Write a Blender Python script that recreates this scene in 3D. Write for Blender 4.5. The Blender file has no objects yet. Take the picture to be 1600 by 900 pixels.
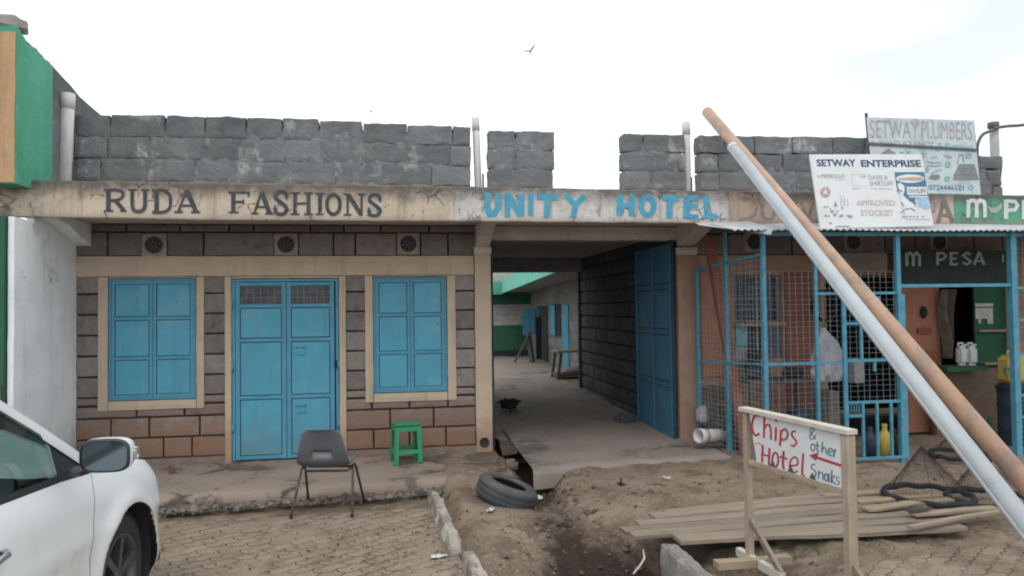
import bpy, bmesh, math, random
import numpy as np
from mathutils import Vector, Matrix, noise
random.seed(7)
R = math.radians
C = bpy.context.scene.collection
SC = bpy.context.scene

# ------------------------------------------------------------------ camera model (metres; X along the shop fronts, Y away, Z up)
F = 1150.0
CAM = Vector((0, -9.0, 1.857))
PSI, TH, RO = R(9.0), R(1.56), R(-0.735)
FW = Vector((math.sin(PSI)*math.cos(TH), math.cos(PSI)*math.cos(TH), math.sin(TH)))
_r = Vector((math.cos(PSI), -math.sin(PSI), 0)); _u = _r.cross(FW)
RT = math.cos(RO)*_r + math.sin(RO)*_u
UP = -math.sin(RO)*_r + math.cos(RO)*_u
def ray(px, py): return FW + RT*((px-800)/F) - UP*((py-450)/F)
def onY(px, py, Y): d = ray(px, py); return CAM + d*((Y-CAM.y)/d.y)
def onX(px, py, X): d = ray(px, py); return CAM + d*((X-CAM.x)/d.x)
def onZ(px, py, Z): d = ray(px, py); return CAM + d*((Z-CAM.z)/d.z)
def onP(px, py, p0, n): d = ray(px, py); return CAM + d*((p0-CAM).dot(n)/d.dot(n))
def fx(px, py=520, Y=0): return onY(px, py, Y).x
def fz(px, py, Y=0): return onY(px, py, Y).z

# ------------------------------------------------------------------ materials
def hazed(c, k=.16):              # haze imitated in the colour: greyed, cooled and slightly lifted
    l = .3*c[0]+.6*c[1]+.1*c[2]
    return tuple(max(0, x*(1-k)+l*k*t+a) for x, t, a in zip(c[:3], (.96, 1.0, 1.06), (.006, .007, .009)))
def mat(name, c1, c2=None, c3=None, s=6, p3=.6, rough=.88, bump=.25, bs=45, spec=.25, metal=0, tint=0, dust=None, zone=None, streak=0, grime=None, flake=None, wave=None, cracks=None, top_grime=None):
    m = bpy.data.materials.new(name); m.use_nodes = True
    nt = m.node_tree; N = nt.nodes; L = nt.links
    b = N['Principled BSDF']; out = N['Material Output']
    b.inputs['Roughness'].default_value = rough; b.inputs['Specular IOR Level'].default_value = spec; b.inputs['Metallic'].default_value = metal
    tc = N.new('ShaderNodeTexCoord'); co = tc.outputs['Object']
    geo = N.new('ShaderNodeNewGeometry'); sep = N.new('ShaderNodeSeparateXYZ'); L.new(geo.outputs['Position'], sep.inputs[0])
    def nz(scale, detail=5, rg=.6, vec=None):
        n = N.new('ShaderNodeTexNoise'); n.inputs['Scale'].default_value = scale; n.inputs['Detail'].default_value = detail; n.inputs['Roughness'].default_value = rg
        L.new(vec or co, n.inputs['Vector']); return n.outputs['Fac']
    def ramp(x, a, bb):
        mr = N.new('ShaderNodeMapRange'); mr.interpolation_type = 'SMOOTHSTEP'
        mr.inputs['From Min'].default_value = a; mr.inputs['From Max'].default_value = bb; L.new(x, mr.inputs['Value']); return mr.outputs[0]
    def mixc(f, a, bb, mode='MIX'):
        mx = N.new('ShaderNodeMix'); mx.data_type = 'RGBA'; mx.blend_type = mode
        for sock, v in ((mx.inputs[0], f), (mx.inputs[6], a), (mx.inputs[7], bb)):
            if isinstance(v, (int, float)): sock.default_value = v
            elif isinstance(v, (tuple, list)): sock.default_value = (*v[:3], 1)
            else: L.new(v, sock)
        return mx.outputs[2]
    def math_(op, a, bb=None):
        n = N.new('ShaderNodeMath'); n.operation = op
        for i, v in enumerate((a, bb)):
            if v is None: continue
            if isinstance(v, (int, float)): n.inputs[i].default_value = v
            else: L.new(v, n.inputs[i])
        return n.outputs[0]
    c2 = c2 or tuple(x*.8 for x in c1)
    c1, c2 = hazed(c1), hazed(c2); c3 = hazed(c3) if c3 else None
    if zone: zone = [(x0, hazed(a), hazed(b_)) for x0, a, b_ in zone]
    col = mixc(ramp(nz(s), .35, .65), c1, c2)
    if zone:                        # colours painted along X: [(x_start, colour, colour2), ...]
        for x0, ca, cb in zone:
            cc = mixc(ramp(nz(s), .35, .65), ca, cb)
            col = mixc(math_('GREATER_THAN', math_('ADD', sep.outputs[0], math_('MULTIPLY', nz(9), .02)), x0), col, cc)
    if c3: col = mixc(ramp(nz(s*.6, 8, .7), p3-.05, p3+.05), col, c3)
    if wave:                        # wood grain / streaks stretched along one axis
        mp = N.new('ShaderNodeMapping'); L.new(co, mp.inputs[0]); mp.inputs['Scale'].default_value = wave[0]
        col = mixc(math_('MULTIPLY', ramp(nz(1, 6, .7, mp.outputs[0]), .3, .7), wave[2]), col, wave[1])
    if streak:
        mp = N.new('ShaderNodeMapping'); L.new(co, mp.inputs[0]); mp.inputs['Scale'].default_value = (9, 9, .7)
        col = mixc(math_('MULTIPLY', ramp(nz(1, 6, .7, mp.outputs[0]), .5, .75), streak), col, (.07, .06, .05))
    if tint:
        at = N.new('ShaderNodeAttribute'); at.attribute_name = 'tint'
        v = math_('ADD', math_('MULTIPLY', at.outputs['Fac'], 2*tint), 1-tint)
        cb = N.new('ShaderNodeCombineXYZ')
        for i in range(3): L.new(v, cb.inputs[i])
        col = mixc(1.0, col, cb.outputs[0], 'MULTIPLY')
    if grime:                       # list of (colour, z_full, z_none, amount)
        for gc, za, zb, am in grime:
            zz = math_('ADD', sep.outputs[2], math_('MULTIPLY', math_('SUBTRACT', nz(5, 6, .7), .5), abs(zb-za)*1.6))
            col = mixc(math_('MULTIPLY', ramp(zz, zb, za) if za > zb else math_('SUBTRACT', 1.0, ramp(zz, za, zb)), am), col, gc)
    if cracks:                      # (scale, colour, noise scale, threshold)
        vo = N.new('ShaderNodeTexVoronoi'); vo.feature = 'DISTANCE_TO_EDGE'; vo.inputs['Scale'].default_value = cracks[0]
        wp = N.new('ShaderNodeMix'); wp.data_type = 'VECTOR'; wp.inputs[0].default_value = .12
        nn2 = N.new('ShaderNodeTexNoise'); nn2.inputs['Scale'].default_value = 6; L.new(co, nn2.inputs['Vector']); L.new(co, wp.inputs[4]); L.new(nn2.outputs['Color'], wp.inputs[5])
        L.new(wp.outputs[1], vo.inputs['Vector'])
        ck = math_('MULTIPLY', math_('SUBTRACT', 1.0, ramp(vo.outputs['Distance'], .0, .07)), ramp(nz(cracks[2], 6, .7), cracks[3], cracks[3]+.05))
        col = mixc(math_('MULTIPLY', ck, .85), col, cracks[1])
        pt = math_('MULTIPLY', ramp(nz(cracks[2]*1.15, 9, .75), cracks[3]+.045, cracks[3]+.075), .75); col = mixc(pt, col, tuple(x*2.2 for x in cracks[1]))
    if dust:
        sn = N.new('ShaderNodeSeparateXYZ'); L.new(geo.outputs['Normal'], sn.inputs[0])
        col = mixc(math_('MULTIPLY', math_('MULTIPLY', ramp(sn.outputs[2], .2, .9), ramp(nz(7), .2, .7)), dust[1]), col, dust[0])
    L.new(col, b.inputs['Base Color'])
    if bump:
        bp = N.new('ShaderNodeBump'); bp.inputs['Strength'].default_value = bump; bp.inputs['Distance'].default_value = .02
        L.new(nz(bs, 8, .65), bp.inputs['Height']); L.new(bp.outputs[0], b.inputs['Normal'])
    if flake:
        tr = N.new('ShaderNodeBsdfTransparent'); mx = N.new('ShaderNodeMixShader')
        L.new(math_('MULTIPLY', ramp(nz(flake[0], 7, .75), flake[1], flake[1]+.06), flake[2] if len(flake) > 2 else 1.0), mx.inputs[0]); L.new(b.outputs[0], mx.inputs[1]); L.new(tr.outputs[0], mx.inputs[2]); L.new(mx.outputs[0], out.inputs[0])
    return m

RED_DUST = (.27, .155, .105)
M = {}
M['stone'] = mat('stone', (.20, .172, .155), (.25, .215, .19), (.15, .13, .118), s=9, p3=.6, bump=.7, bs=55, tint=.22, grime=[(RED_DUST, .2, 1.15, .85), ((.10, .095, .095), 2.62, 2.3, .15)], streak=.25)
M['stone_low'] = M['stone']
M['mortar'] = mat('mortar', (.035, .032, .03), (.05, .042, .038), bump=.5, grime=[((.10, .06, .042), .15, .8, .7)])
M['parapet'] = mat('parapet_stone', (.145, .155, .162), (.185, .195, .20), (.36, .362, .36), s=4, p3=.615, bump=.9, bs=40, tint=.17, streak=.3, grime=[((.085, .10, .11), 4.25, 3.9, .6), ((.22, .20, .185), 3.28, 3.5, .55)])
M['parapet_mortar'] = mat('parapet_mortar', (.17, .178, .185), (.24, .245, .25), (.09, .095, .10), s=14, p3=.60, bump=1, bs=30)
M['cream'] = mat('cream_render', (.52, .405, .275), (.46, .36, .25), (.40, .31, .22), s=2.5, p3=.62, bump=.25, bs=30, streak=.22, grime=[((.33, .21, .13), .15, .75, .75), ((.40, .33, .26), 2.5, 2.35, .4)])
M['soffit'] = mat('soffit_paint', (.56, .49, .43), (.47, .41, .36), (.3, .26, .23), s=3, p3=.62, bump=.3, streak=.3)
M['white_wall'] = mat('white_lime_wall', (.84, .86, .87), (.76, .78, .79), (.36, .36, .37), s=2.2, p3=.66, bump=.3, bs=25, streak=.25, grime=[((.36, .31, .27), .1, .9, .6)])
X705, X1140, X1490 = fx(705, 320, -1.04), fx(1139, 320, -1.04), fx(1491, 320, -1.04)
M['fascia'] = mat('fascia_paint', (.56, .455, .335), (.49, .395, .29), (.34, .295, .25), s=3.2, p3=.60, cracks=(6, (.075, .07, .065), 2.1, .53), bump=.45, bs=26, streak=.5,
                  zone=[(X705, (.62, .60, .57), (.54, .50, .47)), (X1140, (.56, .42, .33), (.46, .35, .28)), (X1490, (.08, .36, .21), (.07, .30, .18))], grime=[((.095, .085, .075), 3.20, 2.96, .9), ((.28, .23, .19), 2.79, 2.89, .6)])
M['concrete'] = mat('concrete', (.30, .225, .17), (.25, .187, .14), (.18, .135, .105), s=2.6, p3=.62, bump=.5, bs=35, cracks=(1.5, (.05, .04, .03), 1.2, .5))
M['passage_concrete'] = mat('passage_concrete', (.29, .235, .19), (.235, .19, .155), (.12, .10, .09), s=1.6, p3=.6, bump=.4, bs=30)
M['shaded_stone'] = mat('shaded_passage_stone', (.062, .064, .074), (.085, .085, .095), s=6, bump=.6, tint=.2)  # stone colour lowered to hold the shade inside the passage
M['slab_edge'] = mat('slab_edge', (.14, .13, .125), (.2, .19, .18), bump=.8, bs=25)
M['blue'] = mat('blue_gloss_paint', (.045, .345, .50), (.04, .30, .44), (.09, .34, .45), s=2.2, p3=.57, cracks=(9, (.075, .10, .115), 1.3, .60), rough=.5, bump=.2, bs=9, spec=.35, streak=.22, grime=[((.13, .23, .27), .12, .7, .7)])
M['blue_frame'] = mat('blue_frame_paint', (.05, .295, .44), (.045, .25, .38), s=5, rough=.5, bump=.15, spec=.35)
M['blue_dark'] = mat('dark_blue_seam', (.015, .055, .10), bump=0)
M['cage_blue'] = mat('cage_blue_paint', (.05, .30, .43), (.045, .23, .34), (.16, .22, .24), s=12, p3=.64, rough=.55, bump=.2)
M['wire'] = mat('dull_wire', (.30, .34, .36), (.20, .24, .26), rough=.6, bump=0)
M['black'] = mat('near_black', (.02, .02, .022), (.03, .03, .03), bump=.2)
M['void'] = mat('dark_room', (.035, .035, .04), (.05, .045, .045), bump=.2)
M['vent'] = mat('vent_block', (.33, .28, .24), (.26, .22, .20), s=12, bump=.5)
M['vent_hole'] = mat('vent_hole', (.035, .03, .035), (.06, .05, .055), bump=.3)
M['pvc'] = mat('weathered_white_pvc', (.62, .60, .58), (.54, .52, .50), (.40, .36, .33), s=5, p3=.66, rough=.5, bump=.05, streak=.35)
M['grey_pipe'] = mat('pale_grey_pvc', (.40, .44, .465), (.355, .395, .42), (.29, .30, .30), s=4, p3=.60, rough=.42, bump=.04, spec=.4, streak=.15)
M['grey_pipe_lip'] = mat('pale_grey_pvc_lip', (.55, .59, .62), (.5, .54, .57), rough=.45, bump=.04)
M['brown_pipe'] = mat('orange_brown_pvc', (.47, .27, .16), (.42, .24, .14), (.31, .205, .145), s=3.5, p3=.58, rough=.45, bump=.04, spec=.4, streak=.15)
M['peach'] = mat('peach_render', (.36, .215, .14), (.30, .18, .12), (.25, .17, .13), s=3, p3=.62, bump=.35, streak=.35)
M['orange'] = mat('orange_paint', (.40, .15, .075), (.34, .13, .07), s=4, rough=.7, bump=.2, streak=.25)
M['orange_red'] = mat('brick_orange_paint', (.25, .075, .045), (.20, .065, .04), s=4, rough=.7, bump=.2, streak=.2)
M['neigh_orange'] = mat('ochre_orange_wall', (.52, .31, .13), (.46, .28, .13), (.38, .25, .15), s=2.5, p3=.62, bump=.3, streak=.3)
M['neigh_green'] = mat('emerald_wall', (.05, .34, .20), (.06, .40, .25), (.09, .38, .26), s=2.5, p3=.6, bump=.5, bs=18, streak=.2)
M['deep_green'] = mat('deep_green_wall', (.018, .105, .05), (.022, .125, .06), s=3, bump=.3)
M['turquoise'] = mat('turquoise_paint', (.16, .62, .46), (.14, .54, .40), s=3, bump=.2)
M['rubble'] = mat('pebbles', (.17, .135, .105), (.12, .095, .075), (.36, .325, .285), s=6, p3=.68, bump=.5, tint=.45)
M['rust'] = mat('rusty_sheet', (.13, .07, .05), (.08, .05, .04), (.2, .12, .08), s=6, rough=.8, bump=.4)
M['wood_old'] = mat('weathered_plank', (.30, .238, .182), (.25, .198, .15), s=4, bump=.4, bs=25, tint=.3, wave=((1.0, 42, 30), (.13, .10, .075), .75), dust=((.28, .222, .168), .55))
M['wood_new'] = mat('fresh_plank', (.37, .285, .195), (.31, .24, .165), s=4, bump=.3, bs=25, wave=((1.2, 30, 30), (.27, .19, .12), .5))
M['wood_sign'] = mat('sign_frame_timber', (.44, .35, .255), (.37, .29, .21), s=5, bump=.3, bs=30, wave=((30, 30, 1.5), (.25, .19, .13), .55))
M['wood_pale'] = mat('pale_timber', (.60, .54, .46), (.5, .44, .37), s=5, bump=.3, bs=30, wave=((1.5, 25, 30), (.4, .34, .28), .4))
M['sign_white'] = mat('sign_white_sheet', (.66, .68, .69), (.60, .62, .63), s=3, rough=.55, bump=.05, spec=.3)
M['hand_white'] = mat('hand_painted_white', (.68, .70, .70), (.62, .63, .63), s=4, rough=.5, bump=.05)
M['old_board'] = mat('weathered_board', (.50, .58, .59), (.43, .51, .53), (.34, .40, .42), s=6, p3=.6, rough=.7, bump=.15, streak=.5)
M['navy'] = mat('navy_print', (.035, .075, .16), (.05, .09, .18), bump=0, s=20)
M['letter_black'] = mat('faded_black_paint', (.045, .052, .065), (.07, .078, .09), s=12, bump=.15, flake=(10, .60))
M['letter_blue'] = mat('bright_blue_brush', (.035, .30, .47), (.05, .37, .54), s=12, bump=.15, flake=(11, .64))
M['letter_faint'] = mat('ghost_letter', (.31, .24, .20), (.36, .28, .22), s=12, bump=.1, flake=(8, .52))
M['letter_pink'] = mat('ghost_pink_letter', (.55, .32, .28), s=12, bump=0, flake=(10, .5))
M['letter_white'] = mat('white_letter', (.62, .66, .64), (.5, .54, .52), s=10, bump=.1)
M['letter_grey'] = mat('grey_letter', (.40, .44, .42), s=10, bump=.1)
M['letter_red'] = mat('red_brush', (.50, .025, .04), (.40, .02, .035), s=14, bump=.05)
M['letter_navy'] = mat('blue_grey_brush', (.04, .13, .21), (.06, .16, .24), s=14, bump=.05)
M['pink_print'] = mat('faded_red_print', (.55, .34, .31), s=14, bump=0)
M['grey_print'] = mat('grey_print', (.30, .33, .35), (.24, .27, .3), s=20, bump=0)
M['pale_print'] = mat('pale_grey_print', (.50, .52, .53), s=20, bump=0)
M['blue_print'] = mat('blue_print', (.06, .17, .29), (.08, .2, .33), s=20, bump=0)
M['sky_print'] = mat('sky_blue_print', (.18, .42, .60), (.4, .55, .65), s=30, bump=0)
M['teal_print'] = mat('teal_print', (.10, .40, .47), (.2, .46, .5), s=20, bump=0)
M['maroon_print'] = mat('faded_maroon', (.33, .30, .31), (.39, .34, .34), s=16, bump=0, flake=(14, .56))
M['tyre'] = mat('tyre_rubber', (.042, .046, .05), (.058, .062, .066), s=10, rough=.7, bump=.15, dust=((.15, .125, .105), .6))
M['tyre_car'] = mat('car_tyre_rubber', (.025, .025, .027), (.035, .034, .033), rough=.8, bump=.2)
M['chair'] = mat('grey_plastic', (.10, .105, .12), (.085, .09, .102), s=6, rough=.5, bump=.06, spec=.4, dust=((.23, .22, .215), .5))
M['chair_leg'] = mat('brown_steel_tube', (.06, .05, .045), (.11, .085, .07), (.18, .12, .08), s=20, p3=.65, rough=.5, bump=.1)
M['stool'] = mat('green_plastic', (.003, .25, .095), (.004, .27, .105), s=6, rough=.3, bump=.02, spec=.5)
M['kerb'] = mat('worn_white_kerb', (.50, .46, .38), (.38, .34, .28), (.20, .175, .15), s=7, p3=.52, bump=.8, bs=30, dust=((.33, .28, .22), .5))
M['kerb_grey'] = mat('grey_kerb', (.27, .25, .225), (.22, .20, .18), (.34, .31, .28), s=6, p3=.6, bump=.8, bs=30)
M['car'] = mat('white_car_paint', (.74, .76, .77), (.71, .73, .74), (.69, .695, .69), s=1.5, p3=.58, rough=.2, bump=0, spec=.6, grime=[((.36, .31, .26), .2, .75, .6)])
M['car_black'] = mat('black_trim', (.022, .025, .028), (.03, .032, .035), rough=.5, bump=.05, spec=.4)
M['car_grey'] = mat('grey_seat', (.55, .60, .57), (.48, .52, .50), rough=.8, bump=.1)
M['chrome'] = mat('dull_chrome', (.5, .52, .54), rough=.3, metal=.8, bump=0)
M['rim'] = mat('alloy_rim', (.10, .105, .11), (.08, .085, .09), rough=.4, metal=.5, bump=0)
M['yellow'] = mat('yellow_plastic', (.60, .42, .03), (.5, .35, .03), rough=.5, bump=.05)
M['cloth_white'] = mat('pale_cloth', (.40, .40, .44), (.30, .30, .345), s=5, bump=.2)
M['sackcloth'] = mat('sack_brown', (.16, .12, .09), (.11, .085, .07), s=8, bump=.4)
M['navy_plastic'] = mat('dark_navy_plastic', (.03, .05, .09), rough=.5, bump=.1)
M['net'] = mat('black_net', (.04, .04, .04), bump=0)
M['galv'] = mat('galvanised_sheet', (.50, .51, .51), (.40, .41, .42), (.36, .33, .31), s=4, p3=.64, rough=.5, bump=.05)
M['pole'] = mat('grey_concrete_pole', (.40, .41, .41), (.33, .34, .34), s=6, bump=.2, streak=.3)
M['cable'] = mat('grey_cable', (.13, .14, .15), bump=0)
M['bird'] = mat('grey_feathers', (.16, .17, .18), (.12, .13, .14), bump=0)
M['paper'] = mat('white_litter', (.55, .54, .52), (.45, .43, .40), bump=.1)
M['grass'] = mat('short_grass', (.09, .12, .035), (.13, .13, .05), s=9, bump=0)

def glass_mat(name, tintc, refl=.35, rough=.03):
    m = bpy.data.materials.new(name); m.use_nodes = True; nt = m.node_tree; N = nt.nodes; L = nt.links
    N.remove(N['Principled BSDF']); tr = N.new('ShaderNodeBsdfTransparent'); tr.inputs[0].default_value = (*tintc, 1)
    gl = N.new('ShaderNodeBsdfGlossy'); gl.inputs['Roughness'].default_value = rough; gl.inputs[0].default_value = (.8, .9, .9, 1)
    fr = N.new('ShaderNodeFresnel'); fr.inputs[0].default_value = 1.5
    tcn = N.new('ShaderNodeTexCoord'); nn = N.new('ShaderNodeTexNoise'); nn.inputs['Scale'].default_value = 3; L.new(tcn.outputs['Object'], nn.inputs['Vector'])
    ad = N.new('ShaderNodeMath'); ad.operation = 'MULTIPLY_ADD'; L.new(nn.outputs['Fac'], ad.inputs[0]); ad.inputs[1].default_value = .06; L.new(fr.outputs[0], ad.inputs[2])
    mx = N.new('ShaderNodeMixShader'); L.new(ad.outputs[0], mx.inputs[0]); L.new(tr.outputs[0], mx.inputs[1]); L.new(gl.outputs[0], mx.inputs[2]); L.new(mx.outputs[0], N['Material Output'].inputs[0])
    return m
M['car_glass'] = glass_mat('tinted_car_glass', (.60, .70, .66))
M['visor'] = glass_mat('smoked_visor', (.16, .17, .18))

def ground_mat(name, dirt1, dirt2, dark, paver=False):
    m = bpy.data.materials.new(name); m.use_nodes = True; nt = m.node_tree; N = nt.nodes; L = nt.links
    b = N['Principled BSDF']; b.inputs['Roughness'].default_value = .95; b.inputs['Specular IOR Level'].default_value = .12
    geo = N.new('ShaderNodeNewGeometry'); P = geo.outputs['Position']
    def nz(sc, d=6, rg=.6):
        n = N.new('ShaderNodeTexNoise'); n.inputs['Scale'].default_value = sc; n.inputs['Detail'].default_value = d; n.inputs['Roughness'].default_value = rg; L.new(P, n.inputs['Vector']); return n.outputs['Fac']
    def mth(op, a, c=None, e=None):
        n = N.new('ShaderNodeMath'); n.operation = op
        for i, v in enumerate((a, c, e)):
            if v is None: continue
            if isinstance(v, (int, float)): n.inputs[i].default_value = v
            else: L.new(v, n.inputs[i])
        return n.outputs[0]
    def ramp(x, a, c):
        mr = N.new('ShaderNodeMapRange'); mr.interpolation_type = 'SMOOTHSTEP'; mr.inputs['From Min'].default_value = a; mr.inputs['From Max'].default_value = c; L.new(x, mr.inputs['Value']); return mr.outputs[0]
    def mixc(f, a, c):
        mx = N.new('ShaderNodeMix'); mx.data_type = 'RGBA'
        for sock, v in ((mx.inputs[0], f), (mx.inputs[6], a), (mx.inputs[7], c)):
            if isinstance(v, (int, float)): sock.default_value = v
            elif isinstance(v, tuple): sock.default_value = (*v, 1)
            else: L.new(v, sock)
        return mx.outputs[2]
    col = mixc(ramp(nz(1.3), .35, .65), dirt1, dirt2)
    col = mixc(mth('MULTIPLY', ramp(nz(3.1, 8, .7), .47, .62), .85), col, dark)
    col = mixc(mth('MULTIPLY', ramp(nz(42, 3, .5), .60, .70), .6), col, tuple(min(.5, x*1.7) for x in dirt1))
    col = mixc(mth('MULTIPLY', ramp(nz(60, 3, .5), .60, .68), .6), col, tuple(x*.5 for x in dark))
    h = mth('ADD', mth('MULTIPLY', nz(55, 5, .7), .35), nz(9, 8, .7))
    sep = N.new('ShaderNodeSeparateXYZ'); L.new(P, sep.inputs[0])
    if paver:
        X, Y = sep.outputs[0], sep.outputs[1]
        a = R(38); ca, sa = math.cos(a), math.sin(a)
        U = mth('ADD', mth('MULTIPLY', X, ca), mth('MULTIPLY', Y, sa)); V = mth('SUBTRACT', mth('MULTIPLY', Y, ca), mth('MULTIPLY', X, sa))
        def tri(x, per, amp): return mth('MULTIPLY', mth('PINGPONG', x, per), amp)
        U2 = mth('ADD', U, tri(V, .06, .42)); V2 = mth('ADD', V, tri(U, .06, .42))
        wob = mth('MULTIPLY', mth('SUBTRACT', nz(7, 3), .5), .02)
        cb = N.new('ShaderNodeCombineXYZ'); L.new(mth('ADD', U2, wob), cb.inputs[0]); L.new(mth('ADD', V2, wob), cb.inputs[1])
        bt = N.new('ShaderNodeTexBrick'); L.new(cb.outputs[0], bt.inputs['Vector']); bt.inputs['Scale'].default_value = 1; bt.inputs['Brick Width'].default_value = .24; bt.inputs['Row Height'].default_value = .12
        bt.inputs['Mortar Size'].default_value = .0065; bt.inputs['Mortar Smooth'].default_value = .6; bt.offset = .5
        bt.inputs['Color1'].default_value = (.9, .9, .9, 1); bt.inputs['Color2'].default_value = (1.1, 1.1, 1.1, 1); bt.inputs['Mortar'].default_value = (1, 1, 1, 1)
        fac = bt.outputs['Fac']
        mk = mth('MULTIPLY', fac, ramp(nz(1.6, 4), .36, .60))
        mx = N.new('ShaderNodeMix'); mx.data_type = 'RGBA'; mx.blend_type = 'MULTIPLY'; mx.inputs[0].default_value = .7; L.new(col, mx.inputs[6]); L.new(bt.outputs['Color'], mx.inputs[7]); col = mx.outputs[2]
        col = mixc(mth('MULTIPLY', mk, .7), col, tuple(x*.35 for x in dark))
        h = mth('SUBTRACT', mth('MULTIPLY', h, .5), mth('MULTIPLY', mk, .9))
    else:
        at = N.new('ShaderNodeAttribute'); at.attribute_name = 'tint'
        col = mixc(mth('MULTIPLY', ramp(mth('ADD', at.outputs['Fac'], mth('MULTIPLY', mth('SUBTRACT', nz(5, 8, .7), .5), .9)), .10, .55), .93), col, (.042, .030, .025))
    L.new(col, b.inputs['Base Color'])
    bp = N.new('ShaderNodeBump'); bp.inputs['Strength'].default_value = .95; bp.inputs['Distance'].default_value = .035; L.new(h, bp.inputs['Height']); L.new(bp.outputs[0], b.inputs['Normal'])
    return m
M['dirt'] = ground_mat('packed_brown_dirt', (.295, .23, .175), (.235, .178, .133), (.155, .115, .088))
M['paving'] = ground_mat('dusty_zigzag_pavers', (.31, .245, .19), (.265, .207, .16), (.20, .155, .118), paver=True)

# ------------------------------------------------------------------ mesh builder
class MB:
    def __init__(s): s.v = []; s.f = []; s.t = []; s.sm = []; s.m = []
    def face(s, pts, t=.5, sm=False, m=0):
        n = len(s.v); s.v += [tuple(p) for p in pts]; s.f.append(list(range(n, n+len(pts)))); s.t.append(t); s.sm.append(sm); s.m.append(m)
    def idx(s, pts): n = len(s.v); s.v += [tuple(p) for p in pts]; return n
    def add(s, f, t=.5, sm=False, m=0): s.f.append(list(f)); s.t.append(t); s.sm.append(sm); s.m.append(m)
    def hexa(s, p, t=.5, m=0):      # p: 4 bottom (ccw) + 4 top
        n = s.idx(p)
        for f in ((3, 2, 1, 0), (4, 5, 6, 7), (0, 1, 5, 4), (1, 2, 6, 5), (2, 3, 7, 6), (3, 0, 4, 7)): s.add([n+i for i in f], t, False, m)
    def box(s, x0, x1, y0, y1, z0, z1, t=.5, m=0):
        s.hexa([(x0, y0, z0), (x1, y0, z0), (x1, y1, z0), (x0, y1, z0), (x0, y0, z1), (x1, y0, z1), (x1, y1, z1), (x0, y1, z1)], t, m)
    def bar(s, a, b, w, h, up=(0, 0, 1), t=.5, m=0):
        a, b = Vector(a), Vector(b); d = (b-a).normalized(); u = Vector(up); sx = d.cross(u)
        if sx.length < 1e-4: sx = d.cross(Vector((0, 1, 0)))
        sx.normalize(); u = sx.cross(d)
        q = [(-1, -1), (1, -1), (1, 1), (-1, 1)]
        s.hexa([a+sx*(w/2*i)+u*(h/2*j) for i, j in q]+[b+sx*(w/2*i)+u*(h/2*j) for i, j in q], t, m)
    def tube(s, path, r, n=10, cap=True, t=.5, m=0):
        path = [Vector(p) for p in path]; rs = r if isinstance(r, (list, tuple)) else [r]*len(path); rings = []; ref = None
        for i, p in enumerate(path):
            d = (path[min(i+1, len(path)-1)]-path[max(i-1, 0)]).normalized()
            if ref is None: ref = d.orthogonal().normalized()
            ref = (ref-d*ref.dot(d)).normalized(); b = d.cross(ref)
            rings.append(s.idx([p+(ref*math.cos(2*math.pi*k/n)+b*math.sin(2*math.pi*k/n))*rs[i] for k in range(n)]))
        for i in range(len(rings)-1):
            for k in range(n): s.add([rings[i]+k, rings[i]+(k+1) % n, rings[i+1]+(k+1) % n, rings[i+1]+k], t, True, m)
        if cap: s.add([rings[0]+k for k in range(n)][::-1], t, False, m); s.add([rings[-1]+k for k in range(n)], t, False, m)
    def lathe(s, prof, n=32, c=(0, 0, 0), closed=False, t=.5, m=0):
        c = Vector(c); rings = [s.idx([c+Vector((r*math.cos(2*math.pi*k/n), r*math.sin(2*math.pi*k/n), z)) for k in range(n)]) for r, z in prof]
        pr = list(zip(rings, rings[1:]+([rings[0]] if closed else [])))
        if not closed: pr = pr[:len(rings)-1]
        for a, b in pr:
            for k in range(n): s.add([a+k, a+(k+1) % n, b+(k+1) % n, b+k], t, True, m)
    def rough(s, x0, x1, y0, y1, z0, z1, n=(5, 2, 3), amp=.008, rnd=.05, fr=6, t=.5, seed=0, m=0):
        c = Vector(((x0+x1)/2, (y0+y1)/2, (z0+z1)/2)); h = Vector(((x1-x0)/2, (y1-y0)/2, (z1-z0)/2))
        def P(q):
            q = Vector(q); a = sorted(abs(v) for v in q); e = 1-rnd*(a[1]**6)*(.5+.5*a[0]**6)
            # pull edges in by an absolute amount
            p = Vector((c.x+q.x*h.x*(1-rnd*min(1, .06/h.x)*0), c.y+q.y*h.y, c.z+q.z*h.z))
            k = rnd*(max(0, a[1])**8)
            p -= Vector((math.copysign(k, q.x)*(abs(q.x) > .99), math.copysign(k, q.y)*(abs(q.y) > .99), math.copysign(k, q.z)*(abs(q.z) > .99)))
            nn = noise.noise_vector(p*fr+Vector((seed, 0, 0)))*amp + noise.noise_vector(p*fr*3+Vector((seed, 3, 0)))*amp*.5
            return p+nn
        for ax in range(3):
            a, b = [(1, 2), (2, 0), (0, 1)][ax]
            for sg in (-1, 1):
                na, nb = n[a], n[b]; g = []
                for i in range(na+1):
                    for j in range(nb+1):
                        q = [0, 0, 0]; q[ax] = sg; q[a] = -1+2*i/na; q[b] = -1+2*j/nb; g.append(P(q))
                o = s.idx(g)
                for i in range(na):
                    for j in range(nb):
                        f = [o+i*(nb+1)+j, o+(i+1)*(nb+1)+j, o+(i+1)*(nb+1)+j+1, o+i*(nb+1)+j+1]
                        s.add(f if sg > 0 else f[::-1], t, False, m)
    def grid(s, fn, nu, nv, t=.5, sm=True, skip=None, m=0):
        o = s.idx([fn(i/nu, j/nv) for i in range(nu+1) for j in range(nv+1)])
        for i in range(nu):
            for j in range(nv):
                if skip and skip(i, j): continue
                s.add([o+i*(nv+1)+j, o+(i+1)*(nv+1)+j, o+(i+1)*(nv+1)+j+1, o+i*(nv+1)+j+1], t, sm, m)
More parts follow.
